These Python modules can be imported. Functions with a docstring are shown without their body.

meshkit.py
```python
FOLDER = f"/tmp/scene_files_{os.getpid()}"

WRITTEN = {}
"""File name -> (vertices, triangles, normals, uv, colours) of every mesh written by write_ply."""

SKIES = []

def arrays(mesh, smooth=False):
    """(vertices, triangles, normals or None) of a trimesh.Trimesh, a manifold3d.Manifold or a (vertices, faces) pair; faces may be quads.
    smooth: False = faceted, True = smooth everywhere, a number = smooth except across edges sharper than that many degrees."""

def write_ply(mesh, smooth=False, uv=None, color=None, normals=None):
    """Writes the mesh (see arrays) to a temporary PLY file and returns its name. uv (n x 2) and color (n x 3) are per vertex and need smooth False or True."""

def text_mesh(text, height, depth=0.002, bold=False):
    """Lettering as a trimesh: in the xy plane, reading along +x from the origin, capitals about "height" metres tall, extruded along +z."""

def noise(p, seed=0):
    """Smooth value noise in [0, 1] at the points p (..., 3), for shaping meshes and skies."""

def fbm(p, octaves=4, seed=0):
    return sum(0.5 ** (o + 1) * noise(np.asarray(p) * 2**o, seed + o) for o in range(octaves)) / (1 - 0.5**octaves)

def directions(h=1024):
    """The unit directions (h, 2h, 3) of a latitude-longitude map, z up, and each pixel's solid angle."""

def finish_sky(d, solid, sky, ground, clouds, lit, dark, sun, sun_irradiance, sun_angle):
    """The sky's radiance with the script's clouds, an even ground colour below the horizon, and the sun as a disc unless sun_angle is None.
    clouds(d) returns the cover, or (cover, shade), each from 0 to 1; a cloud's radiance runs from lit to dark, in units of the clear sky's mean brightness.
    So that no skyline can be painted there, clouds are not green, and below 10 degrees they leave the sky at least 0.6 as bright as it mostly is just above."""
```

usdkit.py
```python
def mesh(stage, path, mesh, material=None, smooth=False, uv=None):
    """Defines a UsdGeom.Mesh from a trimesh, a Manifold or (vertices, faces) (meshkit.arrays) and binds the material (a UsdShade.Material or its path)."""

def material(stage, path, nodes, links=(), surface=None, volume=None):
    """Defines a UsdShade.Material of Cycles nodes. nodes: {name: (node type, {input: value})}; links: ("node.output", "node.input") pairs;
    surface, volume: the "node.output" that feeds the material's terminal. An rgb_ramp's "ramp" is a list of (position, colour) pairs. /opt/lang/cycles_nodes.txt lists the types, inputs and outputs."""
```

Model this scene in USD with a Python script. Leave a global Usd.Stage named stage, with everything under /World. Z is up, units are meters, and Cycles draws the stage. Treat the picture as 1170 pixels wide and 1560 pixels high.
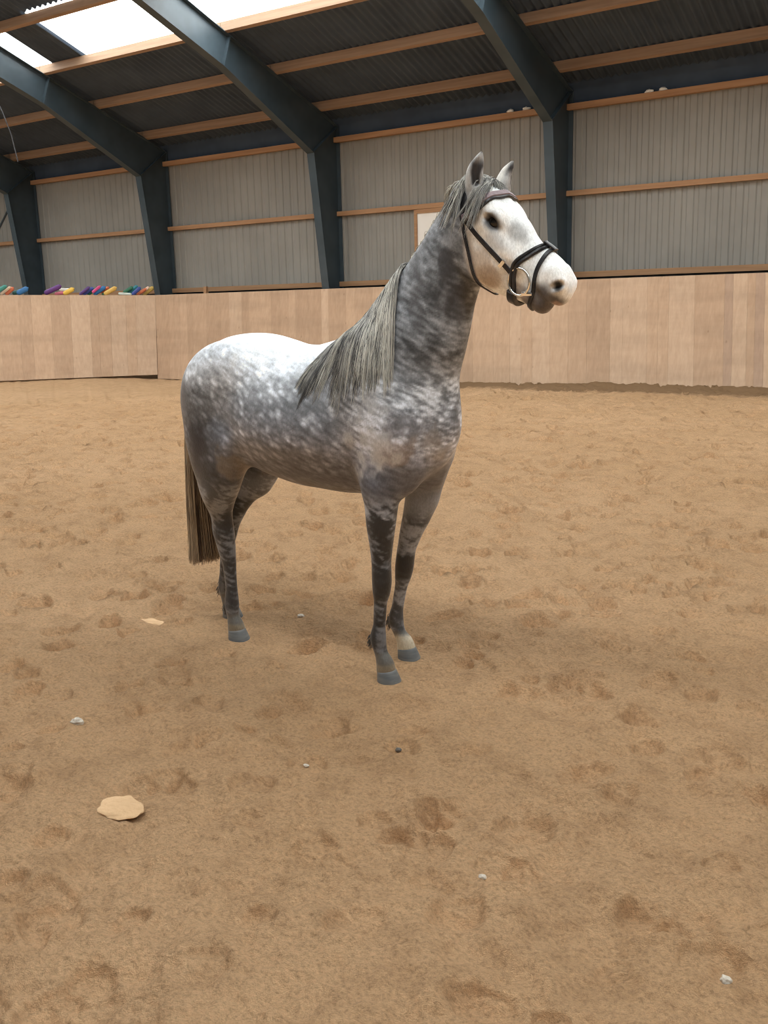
import math

import numpy as np
import trimesh
import manifold3d
from scipy import sparse
from scipy.interpolate import PchipInterpolator
from scipy.spatial import cKDTree
from pxr import Gf, Sdf, Usd, UsdGeom, UsdLux, UsdShade, Vt

import meshkit
import usdkit

stage = Usd.Stage.CreateInMemory()
UsdGeom.SetStageUpAxis(stage, "Z")
UsdGeom.SetStageMetersPerUnit(stage, 1.0)
UsdGeom.Xform.Define(stage, "/World")
UsdGeom.Scope.Define(stage, "/World/Looks")
rng = np.random.default_rng(11)

# ---------------------------------------------------------------- camera, sky, light levels
CAM_HEIGHT, CAM_F = 1.5, 1489.48                       # focal length in pixels of a 1170 wide picture
CAM_PITCH, CAM_ROLL, CAM_YAW = np.radians([11.995, -1.434, 34.163])
EXPOSURE = 0.2
ROOFLIGHT, ADDED_RIDGELIGHT = 8.6, 4.6                                        # radiance of the daylit plastic rooflights and of the added ridge row
_f = np.array([-math.sin(CAM_YAW) * math.cos(CAM_PITCH), math.cos(CAM_YAW) * math.cos(CAM_PITCH), -math.sin(CAM_PITCH)])
_r = np.array([math.cos(CAM_YAW), math.sin(CAM_YAW), 0])
_u = np.cross(_r, _f)
_r, _u = math.cos(CAM_ROLL) * _r + math.sin(CAM_ROLL) * _u, -math.sin(CAM_ROLL) * _r + math.cos(CAM_ROLL) * _u
cam = UsdGeom.Camera.Define(stage, "/World/camera")
cam.AddTransformOp().Set(Gf.Matrix4d(*[float(x) for row in ([*_r, 0], [*_u, 0], [*-_f, 0], [0, 0, CAM_HEIGHT, 1]) for x in row]))
cam.CreateHorizontalApertureAttr(36.0)
cam.CreateVerticalApertureAttr(48.0)
cam.CreateFocalLengthAttr(36.0 * CAM_F / 1170)
cam.CreateClippingRangeAttr(Gf.Vec2f(0.05, 1000.0))
cam.CreateExposureAttr(EXPOSURE)
dome = UsdLux.DomeLight.Define(stage, "/World/sky")
dome.CreateIntensityAttr(1.0)
dome.CreateColorAttr(Gf.Vec3f(0.9, 0.95, 1.0))

# ---------------------------------------------------------------- helpers
USED = {}


def path_for(name, parent=None):
    base = (str(parent.GetPath()) if parent is not None else "/World") + "/" + name
    k = USED.get(base, 0)
    USED[base] = k + 1
    return base if k == 0 else f"{base}_{k:03d}"


def tag(prim, label=None, category=None, group=None, kind=None):
    for k, v in (("label", label), ("category", category), ("group", group), ("kind", kind)):
        if v:
            prim.SetCustomDataByKey(k, v)
    return prim


def thing(name, label, category, loc=(0, 0, 0), rotz=0.0, group=None, kind=None):
    x = UsdGeom.Xform.Define(stage, path_for(name))
    x.AddTranslateOp().Set(Gf.Vec3d(*map(float, loc)))
    if rotz:
        x.AddRotateZOp().Set(float(rotz))
    return tag(x.GetPrim(), label, category, group, kind)


def obj(name, m, material, parent=None, smooth=False, colors=None):
    g = usdkit.mesh(stage, path_for(name, parent), m, material, smooth=smooth)
    if colors is not None:
        UsdGeom.PrimvarsAPI(g).CreatePrimvar("coat", Sdf.ValueTypeNames.Color3fArray, "vertex").Set(Vt.Vec3fArray.FromNumpy(np.asarray(colors, np.float32)))
    return g.GetPrim()


def box(x0, x1, y0, y1, z0, z1):
    m = trimesh.creation.box([x1 - x0, y1 - y0, z1 - z0])
    m.apply_translation([(x0 + x1) / 2, (y0 + y1) / 2, (z0 + z1) / 2])
    return m


def cat(*ms):
    return trimesh.util.concatenate(list(ms))


def hexa(p):
    """A solid from eight corners: four of one end in order, then the four facing them."""
    f = [[0, 1, 2], [0, 2, 3], [4, 6, 5], [4, 7, 6], [0, 5, 1], [0, 4, 5], [1, 6, 2], [1, 5, 6], [2, 7, 3], [2, 6, 7], [3, 4, 0], [3, 7, 4]]
    m = trimesh.Trimesh(np.asarray(p, float), f, process=False)
    if m.volume < 0:
        m.invert()
    return m


def poly_yz(pts, x0, x1):
    """A flat plate: an outline in y and z between x0 and x1."""
    from shapely.geometry import Polygon
    m = trimesh.creation.extrude_polygon(Polygon(pts), x1 - x0, engine="earcut")
    v = m.vertices.copy()
    m.vertices = np.stack([v[:, 2] + x0, v[:, 0], v[:, 1]], 1)
    m.fix_normals()
    return m


def tube(points, radius, n=8, closed=False):
    p = np.asarray(points, float)
    k = len(p)
    r = np.broadcast_to(np.asarray(radius, float), (k,))
    t = (np.roll(p, -1, 0) - np.roll(p, 1, 0)) if closed else np.gradient(p, axis=0)
    t /= np.linalg.norm(t, axis=1)[:, None]
    a = np.cross(t[0], [0, 0, 1.0] if abs(t[0][2]) < 0.9 else [1.0, 0, 0])
    rows = []
    ang = np.linspace(0, 2 * np.pi, n, endpoint=False)
    for i in range(k):
        a = a - t[i] * (a @ t[i])
        a /= np.linalg.norm(a)
        b = np.cross(t[i], a)
        rows.append(p[i] + r[i] * (np.cos(ang)[:, None] * a + np.sin(ang)[:, None] * b))
    v = np.vstack(rows)
    f = []
    for i in range(k if closed else k - 1):
        j = (i + 1) % k
        for q in range(n):
            q2 = (q + 1) % n
            f += [[i * n + q, i * n + q2, j * n + q2], [i * n + q, j * n + q2, j * n + q]]
    if not closed:
        v = np.vstack([v, p[0], p[-1]])
        for q in range(n):
            q2 = (q + 1) % n
            f += [[k * n, q2, q], [k * n + 1, (k - 1) * n + q, (k - 1) * n + q2]]
    m = trimesh.Trimesh(v, f, process=False)
    if m.volume < 0:
        m.invert()
    return m


# ---------------------------------------------------------------- materials
def mat(name, nodes, links, surface="p.BSDF"):
    return usdkit.material(stage, "/World/Looks/" + name, nodes, links, surface=surface)


def plain(name, color, rough=0.6, **extra):
    return mat(name, {"p": ("principled_bsdf", {"base_color": color, "roughness": rough, **extra})}, [])


def mottled(name, c0, c1, scale=6.0, stretch=(1, 1, 1), rough=0.6, bump=0.0, bump_scale=None, space="object", detail=4.0, lo=0.35, hi=0.65):
    n = {"t": ("texture_coordinate", {}), "m": ("mapping", {"scale": stretch}), "n": ("noise_texture", {"scale": scale, "detail": detail, "roughness": 0.6}),
         "r": ("rgb_ramp", {"ramp": [(0.0, c0), (lo, c0), (hi, c1), (1.0, c1)]}), "p": ("principled_bsdf", {"roughness": rough, "specular_ior_level": 0.3})}
    l = [(f"t.{space}", "m.vector"), ("m.vector", "n.vector"), ("n.fac", "r.fac"), ("r.color", "p.base_color")]
    if bump:
        n["bn"] = ("noise_texture", {"scale": bump_scale or scale * 4, "detail": 3.0})
        n["b"] = ("bump", {"strength": 1.0, "distance": bump})
        l += [("m.vector", "bn.vector"), ("bn.fac", "b.height"), ("b.normal", "p.normal")]
    return mat(name, n, l)


M_steel = mottled("painted_steel", (0.034, 0.050, 0.062), (0.048, 0.068, 0.083), 2.0, rough=0.42)
M_cladding = mottled("wall_cladding", (0.215, 0.210, 0.194), (0.25, 0.245, 0.226), 0.7, rough=0.55)
M_roof = mottled("roof_sheeting", (0.036, 0.052, 0.078), (0.052, 0.073, 0.104), 1.5, rough=0.85)
M_purlin = mottled("roof_timber", (0.215, 0.140, 0.090), (0.285, 0.192, 0.128), 3.0, (0.25, 6, 6), rough=0.7)
M_girt = mottled("wall_timber", (0.30, 0.165, 0.085), (0.37, 0.215, 0.115), 3.0, (0.25, 6, 6), rough=0.7)
M_white_board = plain("white_board", (0.72, 0.71, 0.68), 0.5)
M_dark = plain("gap_shade", (0.03, 0.027, 0.025), 0.9)
M_hang = plain("cable_black", (0.03, 0.03, 0.035), 0.6)
M_daylight_standin = plain("pale_daylight_standin", (0.75, 0.73, 0.68), 0.8)
WOOD = []
for i, (a, b) in enumerate([((0.415, 0.277, 0.180), (0.545, 0.385, 0.262)), ((0.395, 0.262, 0.168), (0.505, 0.353, 0.240)), ((0.44, 0.305, 0.206), (0.57, 0.412, 0.288)), ((0.365, 0.240, 0.154), (0.485, 0.338, 0.228)), ((0.35, 0.235, 0.165), (0.46, 0.325, 0.23))]):
    WOOD.append(mat(f"kickboard_wood_{i}", {
        "g": ("geometry", {}), "m": ("mapping", {"scale": (11, 11, 0.28)}), "n": ("noise_texture", {"scale": 1.7, "detail": 6.0, "roughness": 0.65, "distortion": 0.15}),
        "r": ("rgb_ramp", {"ramp": [(0.0, a), (0.22, a), (0.80, b), (1.0, b)]}),
        "m2": ("mapping", {"scale": (0.45, 0.45, 2.4)}), "n2": ("noise_texture", {"scale": 1.6, "detail": 4.0}), "r2": ("rgb_ramp", {"ramp": [(0.0, (0.88, 0.88, 0.88)), (0.36, (0.90, 0.90, 0.90)), (0.55, (1, 1, 1)), (1.0, (1, 1, 1))]}),
        "v": ("voronoi_texture", {"scale": 3.6, "randomness": 1.0}), "m3": ("mapping", {"scale": (1, 1, 0.6)}), "r3": ("rgb_ramp", {"ramp": [(0.0, (0.42, 0.36, 0.32)), (0.035, (0.55, 0.5, 0.45)), (0.07, (1, 1, 1)), (1.0, (1, 1, 1))]}),
        "x": ("mix_color", {"blend_type": "multiply", "fac": 1.0}), "x2": ("mix_color", {"blend_type": "multiply", "fac": 0.45}),
        "p": ("principled_bsdf", {"roughness": 0.62, "specular_ior_level": 0.3})},
        [("g.position", "m.vector"), ("m.vector", "n.vector"), ("n.fac", "r.fac"), ("g.position", "m2.vector"), ("m2.vector", "n2.vector"), ("n2.fac", "r2.fac"), ("g.position", "m3.vector"), ("m3.vector", "v.vector"), ("v.distance", "r3.fac"),
         ("r.color", "x.a"), ("r2.color", "x.b"), ("x.result", "x2.a"), ("r3.color", "x2.b"), ("x2.result", "p.base_color")]))
M_rooflight = mat("daylit_plastic", {"p": ("principled_bsdf", {"base_color": (0.8, 0.82, 0.82), "roughness": 0.4, "emission_color": (0.96, 1.0, 0.99), "emission_strength": ROOFLIGHT})}, [])
M_added_ridgelight = mat("added_ridge_glow", {"p": ("principled_bsdf", {"base_color": (0.8, 0.82, 0.82), "roughness": 0.4, "emission_color": (0.96, 1.0, 0.99), "emission_strength": ADDED_RIDGELIGHT})}, [])  # unseen ridge rooflight, added to brighten the floor and the horse
M_sand = mat("riding_sand", {
    "g": ("geometry", {}),
    "n1": ("noise_texture", {"scale": 0.55, "detail": 3.0, "roughness": 0.55}), "n2": ("noise_texture", {"scale": 5.0, "detail": 6.0, "roughness": 0.7}), "n3": ("noise_texture", {"scale": 75.0, "detail": 5.0, "roughness": 0.8}),
    "r1": ("rgb_ramp", {"ramp": [(0.0, (0.57, 0.355, 0.193)), (0.35, (0.61, 0.385, 0.212)), (0.65, (0.67, 0.433, 0.249)), (1.0, (0.70, 0.46, 0.270))]}),
    "r2": ("rgb_ramp", {"ramp": [(0.0, (0.70, 0.67, 0.64)), (0.36, (0.86, 0.84, 0.82)), (0.52, (1, 1, 1)), (1.0, (1.08, 1.06, 1.02))]}),
    "r3": ("rgb_ramp", {"ramp": [(0.0, (0.45, 0.43, 0.40)), (0.36, (0.74, 0.73, 0.71)), (0.49, (1.0, 1.0, 1.0)), (0.64, (1.14, 1.14, 1.13)), (1.0, (1.3, 1.3, 1.28))]}),
    "x1": ("mix_color", {"blend_type": "multiply", "fac": 1.0, "use_clamp": False}), "x2": ("mix_color", {"blend_type": "multiply", "fac": 1.0, "use_clamp": False}),
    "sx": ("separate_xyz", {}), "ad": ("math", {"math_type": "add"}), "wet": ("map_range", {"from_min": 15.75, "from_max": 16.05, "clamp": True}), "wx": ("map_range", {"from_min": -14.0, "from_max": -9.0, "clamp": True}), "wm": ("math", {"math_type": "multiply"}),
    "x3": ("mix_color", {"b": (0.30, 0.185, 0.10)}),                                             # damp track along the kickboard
    "bn": ("noise_texture", {"scale": 42.0, "detail": 6.0, "roughness": 0.8}), "b": ("bump", {"strength": 1.0, "distance": 0.045}),
    "p": ("principled_bsdf", {"roughness": 0.95, "specular_ior_level": 0.1, "diffuse_roughness": 0.6})},
    [("g.position", "n1.vector"), ("g.position", "n2.vector"), ("g.position", "n3.vector"), ("n1.fac", "r1.fac"), ("n2.fac", "r2.fac"), ("n3.fac", "r3.fac"), ("r1.color", "x1.a"), ("r2.color", "x1.b"),
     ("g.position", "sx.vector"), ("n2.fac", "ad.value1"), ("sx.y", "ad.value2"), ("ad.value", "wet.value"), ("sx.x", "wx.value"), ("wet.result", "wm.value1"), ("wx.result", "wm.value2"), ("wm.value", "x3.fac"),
     ("x1.result", "x2.a"), ("r3.color", "x2.b"), ("x2.result", "x3.a"), ("x3.result", "p.base_color"), ("g.position", "bn.vector"), ("bn.fac", "b.height"), ("b.normal", "p.normal")])

# ---------------------------------------------------------------- the hall's frame lines (far wall at y = WALL, ridge at y = RIDGE, mirrored beyond it)
WALL, RIDGE, SLOPE = 17.0, 7.0, 0.354
FX = [-27.15, -22.24, -17.41, -12.49, -7.41, -2.45, 2.5, 7.45]      # the steel frames' centre lines
XL, XR = FX[0], FX[-1]


def rafter_top(y):
    return 5.05 + SLOPE * (WALL - (y if y >= RIDGE else 2 * RIDGE - y))


def roof_z(y):
    return rafter_top(y) + 0.14


def mirror_y(m):
    m = m.copy()
    m.vertices[:, 1] = 2 * RIDGE - m.vertices[:, 1]
    m.invert()
    return m


def strip(p, q, x, half, thick, normal):
    """A flange plate from p to q (y, z), thickened along normal."""
    n = np.array(normal, float) / np.hypot(*normal) * thick
    pts = []
    for sx in (-half, half):
        pts.append([[x + sx, *p], [x + sx, *q], [x + sx, *(np.array(q) + n)], [x + sx, *(np.array(p) + n)]])
    return hexa(pts[0] + pts[1])
# ---------------------------------------------------------------- floor of riding sand
def sand_floor():
    fine = np.radians(np.arange(90 + 34.163 - 27.5, 90 + 34.163 + 27.5, 0.1))
    rest = np.radians(np.linspace(90 + 34.163 + 27.5, 90 + 34.163 - 27.5 + 360, 60)[:-1])
    th = np.r_[fine, rest]
    r = [0.02, 0.5, 0.9]
    while r[-1] < 17.5:
        r.append(r[-1] + float(np.clip(r[-1] ** 2 * 0.0011, 0.0055, 0.035)))
    r = np.array(r + [19, 21, 23, 26, 30, 34])
    R_, T_ = np.meshgrid(r, th, indexing="ij")
    x, y = R_ * np.cos(T_), R_ * np.sin(T_)
    p = np.stack([x, y, 0 * x], -1)
    inside = (x > XL - 1) & (x < XR + 1) & (y > -4) & (y < 17.2)
    z = 0.050 * (meshkit.fbm(p * 1.1, 3, 3) - 0.5) + 0.060 * (meshkit.fbm(p * np.array([5.0, 5.0, 1]), 4, 8) - 0.5) + 0.042 * (meshkit.fbm(p * 15.0, 4, 21) - 0.5)
    # dug-up ridges and pockets
    w = meshkit.fbm(p * 3.2 + 7.7, 3, 40)
    z += 0.022 * (np.abs(w - 0.5) * 4 - 0.5) * meshkit.noise(p * 0.9 + 3, 55)
    # hoof prints
    g = np.random.default_rng(5)
    vis = (np.degrees(T_) < 90 + 34.163 + 30) & (np.degrees(T_) > 90 + 34.163 - 30) & (R_ < 18) & (R_ > 0.9)
    ids = np.flatnonzero(vis.ravel())
    xy = p.reshape(-1, 3)[ids][:, :2]
    tree = cKDTree(xy)
    zz = z.ravel().copy()
    blot = meshkit.fbm(np.c_[xy, 0 * xy[:, :1]] * 13.0, 3, 77)
    n = 9500
    cx, cy = g.uniform(-24, 2, n), g.uniform(0.8, 16, n)
    rad, dep, an, hf = g.uniform(0.045, 0.095, n), g.uniform(0.012, 0.050, n), g.uniform(0, 6.283, n), g.uniform(0, 1, n)
    dep = dep * (0.42 + 0.58 * np.clip((np.hypot(cx, cy) - 3.2) / 2.0, 0, 1))
    special = [(-1.62, 1.94, 0.085, 0.012, 2.4, 0.1), (-2.02, 2.62, 0.09, 0.022, 0.3, 0.9), (-1.15, 2.35, 0.10, 0.03, 1.0, 0.8)]
    cx, cy, rad, dep, an, hf = (np.r_[np.array(a), b] for a, b in zip(zip(*special), (cx, cy, rad, dep, an, hf)))
    keepout = [(-2.11, 3.10), (-2.19, 3.36), (-3.0, 3.19), (-3.25, 3.41)]
    for k in range(len(cx)):
        if min(math.hypot(cx[k] - a, cy[k] - b) for a, b in keepout) < 0.17:
            continue
        near = np.array(tree.query_ball_point((cx[k], cy[k]), 2.0 * rad[k]), int)
        if not len(near):
            continue
        d = xy[near] - (cx[k], cy[k])
        ca, sa = math.cos(an[k]), math.sin(an[k])
        u, v = d[:, 0] * ca + d[:, 1] * sa, (-d[:, 0] * sa + d[:, 1] * ca) * 1.2
        q = np.sqrt(u * u + v * v) / rad[k] + 0.7 * (blot[near] - 0.5)
        e_ = np.clip((q - 0.70) / 0.34, 0, 1)
        bowl = -dep[k] * (1 - e_ * e_ * (3 - 2 * e_))
        rim = 0.55 * dep[k] * np.exp(-((q - 1.22) / 0.26) ** 2) * (0.4 + 0.9 * np.clip(u / rad[k], -0.4, 1) * hf[k])
        zz[ids[near]] += bowl + rim
    z = zz.reshape(z.shape)
    # banked up against the kickboard, hollowed out in the corner
    t = np.clip((y - 15.35) / 0.65, 0, 1)
    bank = t * t * (3 - 2 * t) * np.clip((x + 15.5) / 2.5, 0, 1)
    z = z + 0.085 * bank
    z -= 0.12 * np.exp(-(((x + 17.15) / 0.75) ** 2 + ((y - 15.95) / 0.6) ** 2))
    for a, b in keepout:
        e = np.exp(-(((x - a) ** 2 + (y - b) ** 2) / 0.10**2) ** 2)
        z = z * (1 - e) + 0.008 * e
    z = np.where(inside, z, 0)
    nr, nt = R_.shape
    i = np.arange(nr * nt).reshape(nr, nt)
    j = np.roll(i, -1, 1)
    q = np.stack([i[:-1], i[1:], j[1:], j[:-1]], -1).reshape(-1, 4)
    v = np.stack([np.clip(x, XL - 0.5, XR + 0.5), np.clip(y, -3.4, 17.4), z], -1).reshape(-1, 3)
    v[:nt, 2] = v[:nt, 2].mean()
    return v, q


SAND = sand_floor()
SAND_TREE = cKDTree(SAND[0][:, :2])


def floor_height(x, y):
    return float(SAND[0][SAND_TREE.query((x, y), k=4)[1], 2].mean())


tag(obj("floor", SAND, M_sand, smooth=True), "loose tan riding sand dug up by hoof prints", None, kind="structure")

# ---------------------------------------------------------------- corrugated walls
def ribbed(u0, u1, z0, z1, pitch, depth):
    """Trapezoid ribs: returns u, w (depth) and quads for a sheet from u0 to u1 and z0 to z1."""
    k = int((u1 - u0) / pitch)
    prof = np.array([[0.0, 0], [0.30, 0], [0.40, 1], [0.90, 1], [1.0, 0]])[:-1]
    u = np.concatenate([(i + prof[:, 0]) * pitch for i in range(k)]) + u0
    w = np.tile(prof[:, 1], k) * depth
    n = len(u)
    zs = (z0, z1)
    V = np.concatenate([np.stack([u, w, np.full(n, z)], 1) for z in zs])
    Q = np.stack([np.arange(n - 1), np.arange(1, n), n + np.arange(1, n), n + np.arange(n - 1)], 1)
    return V, Q


V, Q = ribbed(XL - 0.2, XR + 0.2, 0, 4.80, 0.2, 0.017)
far = np.stack([V[:, 0], WALL + 0.03 - V[:, 1], V[:, 2]], 1)
tag(obj("wall_far", (far, Q), M_cladding), "pale grey corrugated cladding above the kickboard", None, kind="structure")
near = np.stack([V[:, 0], 2 * RIDGE - WALL - 0.03 + V[:, 1], V[:, 2] * (5.2 / 4.8)], 1)
tag(obj("wall_near", (near, Q[:, ::-1]), M_cladding), None, None, kind="structure")
V, Q = ribbed(2 * RIDGE - WALL - 0.2, WALL + 0.2, 0, 1, 0.2, 0.028)
for nm, xx, sg in (("wall_left", XL - 0.15, 1), ("wall_right", XR + 0.15, -1)):
    top = roof_z(0) * 0 + np.array([roof_z(y) for y in V[:, 0]])
    P = np.stack([xx + sg * V[:, 1], V[:, 0], np.where(V[:, 2] > 0, top, 0)], 1)
    tag(obj(nm, (P, Q if sg < 0 else Q[:, ::-1]), M_cladding), None, None, kind="structure")
tag(obj("shade_strip_3", box(XL, XR, WALL - 0.012, WALL + 0.01, 0, 1.882), M_dark), "dark strip standing for gap shade below the cladding, behind the kickboard", None, kind="structure")  # dark strip paints in the shade of the gap over the kickboard
# dark strip stands for the unlit wall top; plain closure on the near side
tag(obj("shade_strip_1", box(XL, XR, WALL + 0.02, WALL + 0.06, 4.78, 5.30), M_roof), "dark strip standing for unlit wall between cladding and roof", None, kind="structure")
tag(obj("trim_2", box(XL, XR, 2 * RIDGE - WALL - 0.06, 2 * RIDGE - WALL - 0.02, 5.15, 5.30), M_roof), None, None, kind="structure")

# ---------------------------------------------------------------- roof of corrugated sheets, with rooflights in one row of each slope and an added glowing ridge row
ROWS = [16.42, 15.10, 13.80, 12.50, 11.20, 9.90, 8.60, 7.25]           # lower edge of each purlin


def wavy(x0, x1, y0, y1, lift=0.0):
    n = max(2, int(round((x1 - x0) / 0.146 * 8)))
    x = np.linspace(x0, x1, n + 1)
    w = 0.024 * np.cos(2 * np.pi * x / 0.146) + 0.026 + lift
    V = np.concatenate([np.stack([x, np.full(n + 1, y), roof_z(y) + w], 1) for y in (y0, y1)])
    i = np.arange(n)
    return V, np.stack([i, i + 1, n + 2 + i, n + 1 + i], 1)


ceiling = thing("ceiling", "dark corrugated roof sheeting under the sloping roof", None, kind="structure")
LIT_ROW, RIDGE_ROW = (13.80, 12.46), (8.60, RIDGE)
# opaque sheets within the rooflight row, by bay
OPAQUE = [(-17.02, -16.06)]
rows = [17.35] + ROWS[:-1] + [RIDGE]
for side in (0, 1):
    for k in range(len(rows) - 1):
        y0, y1 = rows[k], rows[k + 1]
        if abs(y0 - LIT_ROW[0]) < 0.01 or (y0 <= 8.61):
            continue
        V, Q = wavy(XL - 0.3, XR + 0.3, y0 + 0.03, y1 - 0.03)
        if side:
            V[:, 1] = 2 * RIDGE - V[:, 1]
            Q = Q[:, ::-1]
        obj("roof_sheeting", (V, Q), M_roof, ceiling, smooth=True)
win = 0
for side in (0, 1):
    for b in range(len(FX) - 1):
        a, c = FX[b], FX[b + 1]
        win += 1
        w = thing(f"window_{win}", "white daylit plastic rooflight sheets between two steel rafters", None, kind="structure")
        cuts = sorted([a, c] + [e for o in OPAQUE if a < o[0] < c and not side for e in o])
        for x0, x1 in zip(cuts[:-1], cuts[1:]):
            V, Q = wavy(x0, x1, LIT_ROW[0] + 0.03, LIT_ROW[1] - 0.07)
            if side:
                V[:, 1] = 2 * RIDGE - V[:, 1]
                Q = Q[:, ::-1]
            dark = not side and any(abs(x0 - o[0]) < 1e-6 for o in OPAQUE)
            if x0 == cuts[0]:
                V2, Q2 = wavy(a, c, RIDGE_ROW[0] + 0.03, RIDGE_ROW[1])
                if side:
                    V2[:, 1] = 2 * RIDGE - V2[:, 1]
                    Q2 = Q2[:, ::-1]
                obj("added_ridge_sheet", (V2, Q2), M_added_ridgelight, w, smooth=True)
            obj("opaque_sheet" if dark else "rooflight_sheet", (V, Q), M_roof if dark else M_rooflight, w, smooth=True)

# ---------------------------------------------------------------- steel portal frames
def half_frame(x):
    web, fl, th = 0.012, 0.09, 0.014
    ci0, ci1 = (16.72, 0.0), (16.15, 4.46)
    out0, out1 = (WALL, 0.0), (WALL, 5.05)
    j0, j1 = (13.70, 5.63), (13.70 + 0.19, rafter_top(13.70 + 0.19))
    r0, r1 = (RIDGE, 8.02), (RIDGE, rafter_top(RIDGE))
    col = cat(poly_yz([ci0, ci1, out1, out0], x - web / 2, x + web / 2), strip(ci0, ci1, x, fl, th, (-1, -0.13)), strip(out0, out1, x, fl, th, (-1, 0)))
    raf = cat(poly_yz([ci1, j0, r0, r1, out1], x - web / 2, x + web / 2), strip(ci1, j0, x, fl, th, (-0.43, -0.9)), strip(j0, r0, x, fl, th, (-0.33, -0.94)), strip((WALL, 5.05), r1, x, fl, -th, (0.33, 0.94)))
    def plate(p, q, t):
        d = np.array([q[0] - p[0], q[1] - p[1]]) / math.hypot(q[0] - p[0], q[1] - p[1])
        return strip(p, q, x, fl * 0.92, t, (-d[1], d[0]))
    return col, raf, plate(ci1, out1, 0.016), plate(j0, j1, 0.02)


names = {1: "dark blue-grey steel portal frame whose post stands leftmost, behind the coloured bars", 2: "dark blue-grey steel portal frame whose post rises at the kickboard's corner", 3: "dark blue-grey steel portal frame above the horse's back, its post left of the mane",
         4: "dark blue-grey steel portal frame whose post stands behind the horse's face"}
for i, x in enumerate(FX):
    fr = thing("portal_frame", names.get(i, "dark blue-grey steel portal frame, " + {0: "farthest left of all, beyond the picture", 5: "first one right of the picture", 6: "second one right of the picture", 7: "last one right of the picture"}.get(i, "")), "steel frame", (0, 0, 0), group="steel portal frames of the hall")
    c, r, k, j = half_frame(x)
    for m, nm in ((c, "column"), (r, "rafter"), (k, "knee_plate"), (j, "joint_plate")):
        obj(nm, m, M_steel, fr)
        obj(nm, mirror_y(m), M_steel, fr)

# ---------------------------------------------------------------- timbers, one per bay
ORD = {0: "lowest", 1: "second lowest", 2: "third lowest", 3: "fourth lowest"}
BAY = {0: "left of the leftmost steel post", 1: "between the leftmost two steel posts", 2: "between second and third steel posts from left", 3: "between posts left of the mane and behind the face", 4: "right of the post behind the face"}


def purlin(y, x0, x1, side=0):
    z = rafter_top(y)
    m = box(x0 + 0.004, x1 - 0.004, y - 0.075, y, z - 0.005, z + 0.145)
    v = m.vertices
    v[:, 2] += (y - v[:, 1]) * SLOPE
    return mirror_y(m) if side else m


for b in range(len(FX) - 1):
    for k, y in enumerate(ROWS):
        for side in (0, 1):
            m = purlin(y, FX[b], FX[b + 1], side)
            if not side and b in BAY and k in ORD:
                tag(obj("roof_purlin", m, M_purlin), f"brown timber roof purlin, {ORD[k]}, {BAY[b]}", "roof timber", "timber roof purlins")
            else:
                obj("purlin", m, M_purlin, ceiling)
for b in range(len(FX) - 1):
    x0, x1 = FX[b] + 0.008, FX[b + 1] - 0.008
    where = BAY.get(b, "%s bay beyond the right edge" % ("first" if b == 5 else "second"))
    tag(obj("eave_beam", box(x0, x1, WALL - 0.10, WALL, 4.735, 4.835), M_girt), f"brown timber beam along the top of the cladding, {where}", "wall timber", "eave timbers")
    z = 3.345
    tag(obj("wall_girt", box(x0, x1, WALL - 0.07, WALL, z - 0.045, z + 0.045), M_girt), f"brown timber rail halfway up cladding, {where}", "wall timber", "middle wall timbers")
    tag(obj("sill_rail", box(x0, x1, WALL - 0.06, WALL, 1.885, 1.985), M_girt), f"brown timber rail just above kickboard, {where}", "wall timber", "lowest wall timbers")

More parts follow.
